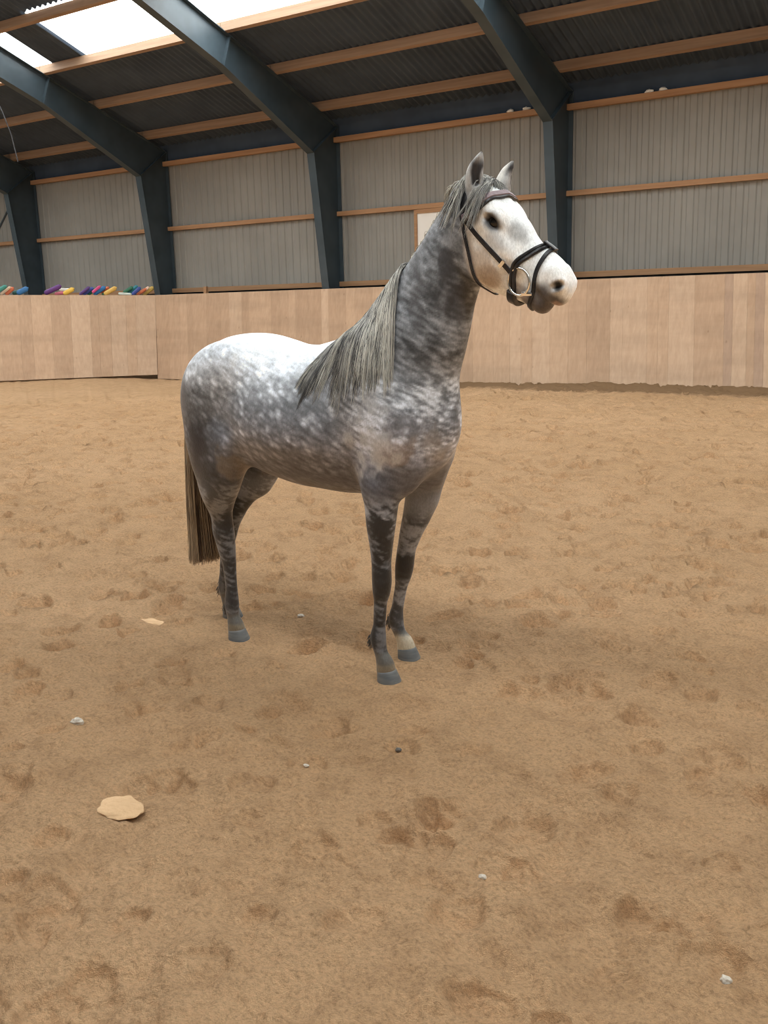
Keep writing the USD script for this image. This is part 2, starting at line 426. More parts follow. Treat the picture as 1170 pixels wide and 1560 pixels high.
# white board set into the cladding behind the horse's neck
wb = thing("white_panel", "white flat board framed in timber on the cladding behind the horse's neck", "panel", (-10.6, WALL, 2.1))
obj("board", box(0.06, 1.62, -0.05, -0.012, 0.06, 1.12), M_white_board, wb)
obj("frame_stud", box(0.0, 0.06, -0.075, -0.004, 0.0, 1.19), M_girt, wb)
obj("frame_stud", box(1.62, 1.68, -0.075, -0.004, 0.0, 1.19), M_girt, wb)
obj("frame_head", box(0.06, 1.62, -0.075, -0.004, 1.12, 1.195), M_girt, wb)
obj("frame_sill", box(0.06, 1.62, -0.075, -0.004, 0.0, 0.06), M_girt, wb)

# ---------------------------------------------------------------- kickboard
def plank_run(parent, base0, base1, top0, top1, seed, forced=(), rise=0.0):
    """Vertical planks from base0 to base1 (x, y), leaning out to top0, top1 (x, y, z)."""
    g = np.random.default_rng(seed)
    base0, base1, top0, top1 = map(lambda a: np.array(a, float), (base0, base1, top0, top1))
    L = np.linalg.norm(base1[:2] - base0[:2])
    s, cuts = 0.0, [0.0]
    while s < L - 0.25:
        s += g.choice([0.18, 0.22, 0.26, 0.34, 0.42])
        cuts.append(min(s, L))
    cuts[-1] = L
    special = {}
    for a, b in forced:
        cuts = sorted([c for c in cuts if c < a - 0.05 or c > b + 0.05] + [a, b])
        special[round(a, 4)] = 4
    d = (base1[:2] - base0[:2]) / L
    n = np.array([-d[1], d[0]])
    for a, b in zip(cuts[:-1], cuts[1:]):
        j, kind = g.uniform(-0.0012, 0.0012), special.get(round(a, 4), int(g.integers(0, 4)))
        a2, b2 = (a + 0.0007) / L, (b - 0.0007) / L
        q = []
        for o in (j, j + 0.028):
            for t, e in ((a2, 0), (b2, 0), (b2, 1), (a2, 1)):
                P = (base0 + (base1 - base0) * t) if e == 0 else (top0 + (top1 - top0) * t)
                q.append([P[0] + n[0] * o, P[1] + n[1] * o, P[2]])
        obj("plank", hexa(q), WOOD[kind], parent)


kb = thing("kickboard", "long leaning kickboard of pale vertical planks along the far wall behind the horse", "kickboard")
kx = -17.10
plank_run(kb, (kx, 16.0, -0.06), (XR - 0.4, 16.0, -0.06), (kx - 0.34, 16.42, 1.838), (XR - 0.4, 16.42, 1.838), 3, forced=[(12.83, 12.96), (13.30, 13.44)])
obj("top_rail", box(kx - 0.2, XR - 0.4, 16.438, 16.462, 1.66, 1.76), WOOD[3], kb)
kb2 = thing("kickboard", "short kickboard of pale planks cutting the arena's corner, coloured bars on its top", "kickboard")
e0, e1 = np.array([-20.0, 13.05]), np.array([kx, 16.0])
plank_run(kb2, (*e0, 0.02), (*e1, 0.035), (-20.45, 13.42, 1.935), (kx - 0.34, 16.42, 1.838), 4)
m = tube([(-20.5, 13.47, 1.86), (kx - 0.62, 16.20, 1.765)], 0.035, 4)
obj("top_rail", m, WOOD[3], kb2)

kb3 = thing("kickboard", "kickboard of pale planks along the arena's end, beyond the left edge", "kickboard")
plank_run(kb3, (-20.0, -2.6, -0.05), (-20.0, 13.04, -0.05), (-20.45, -2.6, 1.88), (-20.45, 13.40, 1.935), 9)

# ---------------------------------------------------------------- coloured padded bars leaning on top of the corner kickboard
def capsule(a, b, r):
    """A padded bar: a rounded board of radius r seen along the kickboard, thinner across it."""
    s = manifold3d.Manifold.sphere(r, 14).scale([1.0, 0.45, 1.0]).rotate([0, 0, 45.0])
    return manifold3d.Manifold.batch_hull([s.translate(list(map(float, a))), s.translate(list(map(float, b)))])


BARS = [  # how far from the corner along the top (lower end, upper end), lift of each end, radius, colour, label
    (3.52, 3.33, 0.03, 0.16, 0.045, (0.04, 0.22, 0.19), "teal padded bar at the very left edge on the corner kickboard"),
    (3.42, 3.24, 0.00, 0.15, 0.030, (0.62, 0.47, 0.34), "pale beige padded bar leaning between the teal and the orange-red bar"),
    (3.31, 3.20, 0.00, 0.11, 0.050, (0.62, 0.17, 0.08), "orange-red padded bar left of the leftmost steel post"),
    (3.16, 3.04, 0.00, 0.06, 0.050, (0.02, 0.09, 0.08), "dark green padded bar in front of the leftmost steel post"),
    (3.03, 2.88, 0.00, 0.10, 0.060, (0.02, 0.13, 0.33), "blue padded bar in front of the leftmost steel post"),
    (2.44, 2.16, 0.01, 0.16, 0.055, (0.10, 0.025, 0.17), "large purple padded bar just right of the leftmost steel post"),
    (2.24, 2.10, 0.00, 0.035, 0.038, (0.66, 0.16, 0.22), "pink padded bar under the large purple bar"),
    (2.13, 1.97, 0.09, 0.10, 0.040, (0.80, 0.80, 0.76), "white padded bar between the purple and the single yellow bar"),
    (2.02, 1.87, 0.00, 0.10, 0.052, (0.72, 0.47, 0.07), "yellow padded bar leaning at the right end of the purple and pink group"),
    (1.69, 1.51, 0.00, 0.15, 0.036, (0.09, 0.04, 0.19), "purple padded bar leftmost of the middle rainbow stack"),
    (1.61, 1.44, 0.00, 0.13, 0.040, (0.05, 0.08, 0.33), "violet-blue padded bar second of the middle rainbow stack"),
    (1.52, 1.38, 0.00, 0.11, 0.042, (0.03, 0.20, 0.13), "green padded bar third of the middle rainbow stack"),
    (1.40, 1.26, 0.05, 0.17, 0.034, (0.55, 0.07, 0.22), "pink padded bar high in the middle of the middle rainbow stack"),
    (1.36, 1.17, 0.00, 0.14, 0.048, (0.02, 0.16, 0.42), "bright blue padded bar in the middle of the middle rainbow stack"),
    (1.22, 1.08, 0.05, 0.15, 0.036, (0.55, 0.13, 0.05), "orange padded bar near the right end of the middle rainbow stack"),
    (1.20, 1.11, 0.00, 0.03, 0.030, (0.05, 0.22, 0.10), "short green padded bar low near the right end of the middle rainbow stack"),
    (1.12, 0.92, 0.00, 0.13, 0.050, (0.66, 0.42, 0.10), "amber padded bar at the right end of the middle rainbow stack"),
    (0.82, 0.58, 0.015, 0.015, 0.030, (0.72, 0.78, 0.70), "white padded bar lying flat before the stack nearest the corner"),
    (0.70, 0.55, 0.04, 0.15, 0.042, (0.02, 0.15, 0.08), "dark green padded bar behind the flat white bar"),
    (0.60, 0.44, 0.03, 0.17, 0.045, (0.02, 0.20, 0.25), "teal-blue padded bar in the stack nearest the corner"),
    (0.50, 0.37, 0.00, 0.13, 0.044, (0.03, 0.06, 0.28), "deep blue padded bar in the stack nearest the corner"),
    (0.40, 0.24, 0.00, 0.12, 0.034, (0.66, 0.17, 0.07), "orange-red padded bar in the stack nearest the corner"),
    (0.33, 0.17, 0.02, 0.16, 0.034, (0.76, 0.55, 0.42), "cream padded bar in the stack nearest the corner"),
    (0.26, 0.08, 0.00, 0.14, 0.050, (0.68, 0.47, 0.12), "golden yellow padded bar closest to the kickboard's corner"),
]
top_c, top_d = np.array([kx - 0.36, 16.455, 1.838]), np.array([-0.7071, -0.7071, 0.0255])
for i, (s0, s1, l0, l1, r, col, lab) in enumerate(BARS):
    off = np.array([-0.7071, 0.7071, 0]) * (0.035 + 0.056 * (i % 4))
    bar = thing("padded_bar", lab, "padded bar", group="coloured bars on the corner kickboard")
    a, b = top_c + top_d * s0 + off + [0, 0, l0 + r - 0.012], top_c + top_d * s1 + off + [0, 0, l1 + r * 0.6 - 0.012]
    mcol = plain(f"padded_bar_{i}", col, 0.45)
    obj("padding", capsule(a, b, r), mcol, bar, smooth=40)
    d = (b - a) / np.linalg.norm(b - a)
    obj("end_cap", tube([b + d * (r * 0.55), b + d * (r + 0.010)], [r * 0.36, r * 0.28], 8), mcol, bar, smooth=40)

# small upright post stub on the rail right of the corner
tag(obj("post_stub", box(-15.935, -15.855, 16.47, 16.54, 0.0, 1.985), M_girt), "short upright timber stub sticking up behind the kickboard's top, left of the croup", "post")
# bracing rod and hanging cable at the far left
tag(obj("bracing_rod", tube([(-24.35, WALL - 0.3, 2.85), (-22.30, WALL - 0.42, 4.62)], 0.028, 8), M_steel, smooth=40), "thin dark steel bracing rod slanting up at the left edge", "rod")
tag(obj("hanging_cable", tube([(-18.25, 13.0, 6.33), (-18.05, 13.02, 5.9), (-17.83, 13.05, 5.45), (-17.62, 13.05, 5.0), (-17.42, 13.0, 4.45)], 0.011, 6), M_hang, smooth=40), "thin black cable hanging in front of the leftmost rafter", "cable")
# pale lumps above the eave timber stand in for daylight leaking through gaps
for i, (xx, lab) in enumerate([(-8.52, "pale lump standing in for eave daylight, left of the post behind the face"), (-8.20, "second pale lump standing in for eave daylight, next to the post behind the face"), (-5.95, "pale lump standing in for eave daylight right of the post behind the face"), (-5.72, "larger pale lump standing in for eave daylight, rightmost of all")]):
    s = trimesh.creation.icosphere(2, 1.0)
    v = s.vertices
    s.vertices = v * (0.075, 0.04, 0.035) * (0.7 + 0.6 * meshkit.noise(v * 2.1 + i * 7, i))[:, None] + (xx, WALL - 0.05, 4.86)
    tag(obj("pale_daylight_standin", s, M_daylight_standin, smooth=True), lab, "daylight_standin", "pale stand-ins for daylight at the eave")
# === HORSE MODEL BEGIN ===
def frame_chain(pts, n=6, lateral=(0, 1, 0)):
    """A limb or trunk: rows of x, y, z, sagittal radius, lateral radius, resampled smoothly."""
    p = np.asarray(pts, float)
    s = np.r_[0, np.cumsum(np.linalg.norm(np.diff(p[:, :3], axis=0), axis=1))]
    if len(p) > 2:
        t = np.unique(np.r_[np.linspace(0, s[-1], n * (len(p) - 1) + 1)])
        p = PchipInterpolator(s, p)(t)
    return p, np.asarray(lateral, float)


def segment_distance(q, a, b, L):
    ax, d = a[:3], b[:3] - a[:3]
    l2 = max(float(d @ d), 1e-12)
    t = np.clip(((q - ax) @ d) / l2, 0, 1)
    r = q - (ax + t[..., None] * d)
    Lp = L - d * (L @ d) / l2
    Lp = Lp / np.linalg.norm(Lp)
    ql2 = (r @ Lp) ** 2
    qs2 = np.maximum((r * r).sum(-1) - ql2, 0)
    rs, rl = a[3] + t * (b[3] - a[3]), a[4] + t * (b[4] - a[4])
    k0 = np.sqrt(qs2 / rs**2 + ql2 / rl**2)
    k1 = np.sqrt(qs2 / rs**4 + ql2 / rl**4)
    return np.where(k1 > 1e-6, k0 * (k0 - 1) / np.maximum(k1, 1e-6), -np.minimum(rs, rl))


def smin(a, b, k):
    h = np.maximum(k - np.abs(a - b), 0) / k
    return np.minimum(a, b) - h * h * k * 0.25


def smax(a, b, k):
    return -smin(-a, -b, k)


# head frame: s runs down the face from the poll, u towards the forehead, v to the horse's left
HEAD_O = np.array([0.385, 0.0, 1.83])
HEAD_YAW = math.radians(-4)
_cy, _sy = math.cos(HEAD_YAW), math.sin(HEAD_YAW)
_rz = np.array([[_cy, -_sy, 0], [_sy, _cy, 0], [0, 0, 1]])
HEAD_B = np.stack([_rz @ [0.70, 0, -0.714], _rz @ [0.714, 0, 0.70], _rz @ [0, 1, 0]])


def hd(s, u, v=0.0):
    return HEAD_O + np.array([s, u, v]) @ HEAD_B


def hrow(s, u, v, rs, rl):
    return [*hd(s, u, v), rs, rl]


def mir(rows):
    return [[r[0], -r[1], *r[2:]] for r in rows]


HL = HEAD_B[2]
CH = []  # (chain, lateral axis, blend, subtract)


def add(rows, k, n=6, lateral=(0, 1, 0), cut=False):
    CH.append((*frame_chain(rows, n, lateral), k, cut))


# trunk: x, y, z, half depth, half width
def section(x, top, bottom, w, y=0.0):
    return [x, y, (top + bottom) / 2, (top - bottom) / 2, w]


add([section(-0.93, 1.29, 1.03, 0.15), section(-0.875, 1.35, 0.93, 0.20), section(-0.78, 1.388, 0.855, 0.235), section(-0.65, 1.386, 0.80, 0.25), section(-0.5, 1.350, 0.768, 0.262),
     section(-0.36, 1.326, 0.748, 0.265), section(-0.2, 1.335, 0.738, 0.245), section(-0.07, 1.345, 0.750, 0.21), section(0.05, 1.31, 0.80, 0.185), section(0.115, 1.21, 0.88, 0.15)], 0.05)
add([[-0.52, 0, 1.02, 0.225, 0.27], [-0.38, 0, 1.01, 0.235, 0.278], [-0.24, 0, 1.01, 0.23, 0.262]], 0.05)              # ribs
add([[-0.34, 0, 1.255, 0.04, 0.06], [-0.18, 0, 1.30, 0.06, 0.055], [-0.05, 0, 1.345, 0.07, 0.06], [0.08, 0, 1.38, 0.09, 0.07]], 0.12)   # withers
# neck
add([[-0.03, 0, 1.13, 0.19, 0.15], [0.108, 0, 1.322, 0.214, 0.135], [0.168, 0, 1.432, 0.196, 0.11], [0.225, 0, 1.535, 0.165, 0.096], [0.285, 0, 1.635, 0.143, 0.085], [0.333, 0, 1.73, 0.120, 0.078],
     [0.372, 0, 1.79, 0.085, 0.068]], 0.10)
# chest and shoulders
for q in (-1, 1):
    add([[-0.06, q * 0.13, 1.27, 0.12, 0.06], [0.02, q * 0.155, 1.12, 0.13, 0.065], [0.085, q * 0.145, 0.99, 0.12, 0.072], [0.085, q * 0.125, 0.92, 0.115, 0.07]], 0.07)
    add([[0.120, q * 0.072, 1.06, 0.10, 0.07], [0.116, q * 0.072, 0.95, 0.10, 0.07], [0.095, q * 0.09, 0.85, 0.09, 0.06]], 0.05)   # breast
# haunches
for q in (-1, 1):
    add([[-0.70, q * 0.15, 1.24, 0.12, 0.09], [-0.84, q * 0.14, 1.18, 0.15, 0.10], [-0.92, q * 0.115, 1.10, 0.13, 0.095]], 0.06)
# right fore
add([[0.035, -0.125, 0.93, 0.125, 0.075], [0.045, -0.135, 0.83, 0.093, 0.075], [0.045, -0.138, 0.745, 0.071, 0.062], [0.041, -0.138, 0.66, 0.061, 0.055], [0.038, -0.136, 0.56, 0.046, 0.045], [0.036, -0.135, 0.49, 0.039, 0.040],
     [0.036, -0.135, 0.425, 0.040, 0.039], [0.033, -0.135, 0.38, 0.036, 0.036], [0.026, -0.135, 0.33, 0.027, 0.026], [0.018, -0.135, 0.24, 0.026, 0.0235], [0.010, -0.135, 0.175, 0.034, 0.030], [0.022, -0.135, 0.12, 0.027, 0.0265], [0.042, -0.135, 0.072, 0.036, 0.036], [0.046, -0.135, 0.05, 0.040, 0.039]], 0.035)
# left fore
add([[0.04, 0.125, 0.93, 0.13, 0.075], [0.055, 0.132, 0.83, 0.105, 0.075], [0.055, 0.133, 0.745, 0.080, 0.064], [0.032, 0.131, 0.66, 0.064, 0.055], [-0.006, 0.128, 0.56, 0.048, 0.045], [-0.030, 0.126, 0.48, 0.039, 0.040],
     [-0.040, 0.125, 0.415, 0.040, 0.039], [-0.048, 0.125, 0.37, 0.035, 0.036], [-0.060, 0.125, 0.32, 0.027, 0.026], [-0.080, 0.125, 0.23, 0.026, 0.0235], [-0.091, 0.125, 0.165, 0.034, 0.030], [-0.074, 0.125, 0.112, 0.027, 0.0265], [-0.045, 0.125, 0.068, 0.036, 0.036], [-0.040, 0.125, 0.05, 0.040, 0.039]], 0.035)
# right hind
add([[-0.82, -0.13, 1.12, 0.20, 0.10], [-0.84, -0.145, 1.0, 0.185, 0.105], [-0.85, -0.15, 0.88, 0.15, 0.095], [-0.862, -0.145, 0.76, 0.106, 0.075], [-0.872, -0.135, 0.66, 0.070, 0.055], [-0.868, -0.125, 0.57, 0.052, 0.042], [-0.868, -0.118, 0.50, 0.053, 0.040],
     [-0.864, -0.112, 0.43, 0.045, 0.036], [-0.858, -0.108, 0.36, 0.035, 0.028], [-0.858, -0.103, 0.25, 0.029, 0.025], [-0.865, -0.10, 0.16, 0.036, 0.031], [-0.862, -0.10, 0.115, 0.029, 0.027], [-0.848, -0.10, 0.068, 0.037, 0.036], [-0.844, -0.10, 0.05, 0.041, 0.039]], 0.05)
add([[-0.875, -0.118, 0.51, 0.035, 0.03], [-0.908, -0.118, 0.535, 0.018, 0.018], [-0.908, -0.122, 0.60, 0.012, 0.014]], 0.03)
# left hind
add([[-0.84, 0.13, 1.12, 0.20, 0.10], [-0.86, 0.145, 1.0, 0.19, 0.105], [-0.90, 0.15, 0.88, 0.145, 0.095], [-0.945, 0.145, 0.76, 0.118, 0.075], [-0.985, 0.14, 0.66, 0.080, 0.055], [-1.04, 0.135, 0.56, 0.055, 0.042], [-1.085, 0.128, 0.48, 0.052, 0.040],
     [-1.10, 0.125, 0.41, 0.042, 0.036], [-1.115, 0.122, 0.34, 0.033, 0.028], [-1.13, 0.12, 0.23, 0.029, 0.025], [-1.139, 0.12, 0.145, 0.036, 0.031], [-1.132, 0.12, 0.105, 0.029, 0.027], [-1.112, 0.12, 0.062, 0.037, 0.036], [-1.108, 0.12, 0.05, 0.041, 0.039]], 0.05)
add([[-1.085, 0.128, 0.50, 0.035, 0.03], [-1.13, 0.128, 0.525, 0.018, 0.018], [-1.125, 0.132, 0.59, 0.012, 0.014]], 0.03)
for q in (-1, 1):                                                                                        # stifles
    add([[-0.72 if q < 0 else -0.78, q * 0.19, 0.93, 0.08, 0.06], [-0.765 if q < 0 else -0.845, q * 0.18, 0.81, 0.075, 0.055], [-0.84 if q < 0 else -0.90, q * 0.16, 0.70, 0.06, 0.045]], 0.07)
# head
add([hrow(-0.035, 0.005, 0, 0.066, 0.060), hrow(0.03, 0.0, 0, 0.108, 0.078), hrow(0.10, -0.012, 0, 0.138, 0.088), hrow(0.18, -0.018, 0, 0.144, 0.082), hrow(0.25, -0.012, 0, 0.127, 0.066), hrow(0.31, 0.004, 0, 0.108, 0.057),
     hrow(0.37, 0.029, 0, 0.094, 0.050), hrow(0.42, 0.046, 0, 0.080, 0.050), hrow(0.450, 0.048, 0, 0.065, 0.052)], 0.04, lateral=HL)
for q in (-1, 1):
    add([hrow(0.06, 0.055, q * 0.052, 0.05, 0.032), hrow(0.115, 0.065, q * 0.066, 0.046, 0.030), hrow(0.17, 0.06, q * 0.052, 0.035, 0.022)], 0.03, lateral=HL)      # brow
    add([hrow(0.10, -0.05, q * 0.055, 0.08, 0.028), hrow(0.17, -0.065, q * 0.055, 0.085, 0.028), hrow(0.24, -0.07, q * 0.045, 0.05, 0.02)], 0.03, lateral=HL)    # cheek
    add([hrow(0.13, 0.020, q * 0.070, 0.020, 0.018), hrow(0.23, 0.022, q * 0.056, 0.016, 0.015), hrow(0.32, 0.028, q * 0.044, 0.010, 0.010)], 0.035, lateral=HL)  # cheek bone
    add([hrow(0.42, 0.088, q * 0.036, 0.028, 0.020), hrow(0.464, 0.078, q * 0.037, 0.028, 0.020)], 0.02, lateral=HL)                     # nostril flare
add([hrow(0.415, -0.030, 0, 0.030, 0.034), hrow(0.452, -0.028, 0, 0.034, 0.036)], 0.02, lateral=HL)                                # lower lip and chin
add([hrow(0.26, -0.07, 0, 0.045, 0.03), hrow(0.36, -0.045, 0, 0.035, 0.028), hrow(0.42, -0.03, 0, 0.03, 0.03)], 0.03, lateral=HL)    # lower jaw
EYE = {q: hd(0.146, 0.060, q * 0.064) for q in (-1, 1)}
for q in (-1, 1):
    add([hrow(0.122, 0.074, q * 0.083, 0.013, 0.010), hrow(0.146, 0.083, q * 0.083, 0.013, 0.010), hrow(0.168, 0.072, q * 0.076, 0.010, 0.009)], 0.016, lateral=HL)   # upper lid and brow
    add([hrow(0.120, 0.055, q * 0.097, 0.011, 0.016), hrow(0.146, 0.060, q * 0.097, 0.0175, 0.019), hrow(0.170, 0.055, q * 0.092, 0.010, 0.014)], 0.009, lateral=HL, cut=True)
    add([hrow(0.478, 0.086, q * 0.058, 0.014, 0.020), hrow(0.466, 0.062, q * 0.059, 0.010, 0.016)], 0.010, lateral=HL, cut=True)
    add([hrow(0.515, 0.004, q * 0.012, 0.004, 0.030), hrow(0.47, 0.002, q * 0.050, 0.0045, 0.016), hrow(0.43, 0.004, q * 0.054, 0.004, 0.010)], 0.012, lateral=HL, cut=True)  # mouth
# ears: base, tip, opening direction
EARS = {-1: ((0.420, -0.050, 1.875), (0.436, -0.064, 1.945), (0.464, -0.062, 2.010)), 1: ((0.470, 0.052, 1.88), (0.488, 0.066, 1.935), (0.520, 0.062, 1.985))}
EARLESS = list(CH)
for q in (-1, 1):
    b, m, t = map(np.array, EARS[q])
    add([[*b, 0.028, 0.026], [*(b * 0.45 + m * 0.55), 0.033, 0.030], [*m, 0.029, 0.026], [*(m * 0.45 + t * 0.55), 0.017, 0.015], [*t, 0.003, 0.003]], 0.018)
    f = np.array([0.70, -0.70 if q < 0 else 0.30, 0.1])
    f = f / np.linalg.norm(f)
    add([[*(b * 0.6 + m * 0.4 + f * 0.029), 0.014, 0.016], [*(m + f * 0.026), 0.018, 0.017], [*(m * 0.5 + t * 0.5 + f * 0.014), 0.009, 0.009], [*(t * 0.93 + m * 0.07 + f * 0.004), 0.002, 0.002]], 0.008, cut=True)


def body_sdf(q, chains=None):
    d = np.full(q.shape[:-1], 9.0)
    for p, L, k, cut in (CH if chains is None else chains):
        c = np.full(q.shape[:-1], 9.0)
        for i in range(len(p) - 1):
            c = np.minimum(c, segment_distance(q, p[i], p[i + 1], L))
        d = smax(d, -c, k) if cut else smin(d, c, k)
    return d


def body_grid(h):
    lo, hi = np.array([-1.22, -0.36, 0.0]), np.array([0.86, 0.36, 2.06])
    n = np.ceil((hi - lo) / h).astype(int) + 1
    axes = [lo[i] + h * np.arange(n[i]) for i in range(3)]
    D = np.full(n, 0.2, np.float32)
    for p, L, k, cut in CH:
        r = np.maximum(p[:, 3], p[:, 4])[:, None]
        pad = (0.125 if k >= 0.05 else k) + 2 * h
        a = np.clip(np.floor(((p[:, :3] - r).min(0) - pad - lo) / h).astype(int), 0, n)
        b = np.clip(np.ceil(((p[:, :3] + r).max(0) + pad - lo) / h).astype(int) + 1, 0, n)
        c = np.full(b - a, 0.2, np.float32)
        for i in range(len(p) - 1):
            rr = max(p[i, 3], p[i, 4], p[i + 1, 3], p[i + 1, 4]) + pad
            u = np.clip(np.floor((np.minimum(p[i, :3], p[i + 1, :3]) - rr - lo) / h).astype(int), a, b)
            v = np.clip(np.ceil((np.maximum(p[i, :3], p[i + 1, :3]) + rr - lo) / h).astype(int) + 1, a, b)
            q = np.stack(np.meshgrid(*[axes[j][u[j]:v[j]].astype(np.float32) for j in range(3)], indexing="ij"), -1)
            sl = tuple(slice(u[j] - a[j], v[j] - a[j]) for j in range(3))
            c[sl] = np.minimum(c[sl], segment_distance(q, p[i].astype(np.float32), p[i + 1].astype(np.float32), L.astype(np.float32)))
        sl = tuple(slice(a[j], b[j]) for j in range(3))
        D[sl] = smax(D[sl], -c, k) if cut else smin(D[sl], c, k)
    return D, lo


def surface_nets(D, lo, h):
    s = D < 0
    n = np.array(D.shape) - 1
    cnt = np.zeros(n, np.int8)
    for o in np.ndindex(2, 2, 2):
        cnt += s[o[0]:o[0] + n[0], o[1]:o[1] + n[1], o[2]:o[2] + n[2]]
    cell = np.argwhere((cnt > 0) & (cnt < 8))
    idx = np.full(n, -1, np.int32)
    idx[tuple(cell.T)] = np.arange(len(cell))
    acc, num = np.zeros((len(cell), 3)), np.zeros(len(cell))
    for ax in range(3):
        for o in np.ndindex(2, 2):
            a = np.insert(np.array(o), ax, 0)
            b = a.copy()
            b[ax] = 1
            da, db = D[tuple((cell + a).T)], D[tuple((cell + b).T)]
            x = (da < 0) != (db < 0)
            t = da / np.where(x, da - db, 1)
            acc[x] += (cell + a)[x] + t[x, None] * (b - a)
            num += x
    v = lo + h * acc / num[:, None]
    quads = []
    for ax in range(3):
        o1, o2 = [e for e in range(3) if e != ax]
        sl0, sl1 = [slice(1, -1)] * 3, [slice(1, -1)] * 3
        sl0[ax], sl1[ax] = slice(0, -1), slice(1, None)
        a, b = s[tuple(sl0)], s[tuple(sl1)]
        e = np.argwhere(a != b)
        flip = a[tuple(e.T)]
        base = e.copy()
        base[:, o1] += 1
        base[:, o2] += 1
        c = []
        for d1, d2 in ((-1, -1), (0, -1), (0, 0), (-1, 0)):
            g = base.copy()
            g[:, o1] += d1
            g[:, o2] += d2
            c.append(idx[tuple(g.T)])
        q = np.stack(c, 1)
        if ax == 1:
            flip = ~flip
        q[~flip] = q[~flip][:, ::-1]
        quads.append(q)
    return v, np.vstack(quads)


def relax(v, quads, passes=2):
    n = len(v)
    i = np.r_[quads[:, [0, 1, 2, 3]].ravel()]
    j = np.r_[quads[:, [1, 2, 3, 0]].ravel()]
    W = sparse.coo_matrix((np.ones(2 * len(i)), (np.r_[i, j], np.r_[j, i])), (n, n)).tocsr()
    W.data[:] = 1
    deg = np.asarray(W.sum(1)).ravel()[:, None]
    for _ in range(passes):
        v = v + 0.5 * (W @ v / deg - v)
        v = v - 0.53 * (W @ v / deg - v)
    return v


BODY_H = 0.0055
D, lo = body_grid(BODY_H)
BV, BQ = surface_nets(D, lo, BODY_H)
BV = relax(BV, BQ, 8)
# the body ends in the hooves: cut flat below the coronets
keep = (BV[BQ][:, :, 2] > 0.03).all(1)
BQ = BQ[keep]
# === HORSE MODEL END ===
# ---------------------------------------------------------------- the horse: coat, hooves, eyes, hair
HORSE_AT, HORSE_ROT = (-2.15, 3.235, 0.0), -3.0


def sm(a, b, x):
    t = np.clip((x - a) / (b - a), 0, 1)
    return t * t * (3 - 2 * t)


def blend(c, color, w):
    return c * (1 - w[:, None]) + np.asarray(color, float) * w[:, None]


def cells(p, size, seed):
    """Distance to the nearest scattered point, in units of size."""
    g = np.random.default_rng(seed)
    lo_, hi_ = p.min(0) - size, p.max(0) + size
    n = np.ceil((hi_ - lo_) / size).astype(int)
    q = np.stack(np.meshgrid(*[np.arange(k) for k in n], indexing="ij"), -1).reshape(-1, 3)
    q = lo_ + size * (q + g.uniform(0.1, 0.9, q.shape))
    d, i = cKDTree(q).query(p)
    return d / size, g.uniform(0, 1, len(q))[i]


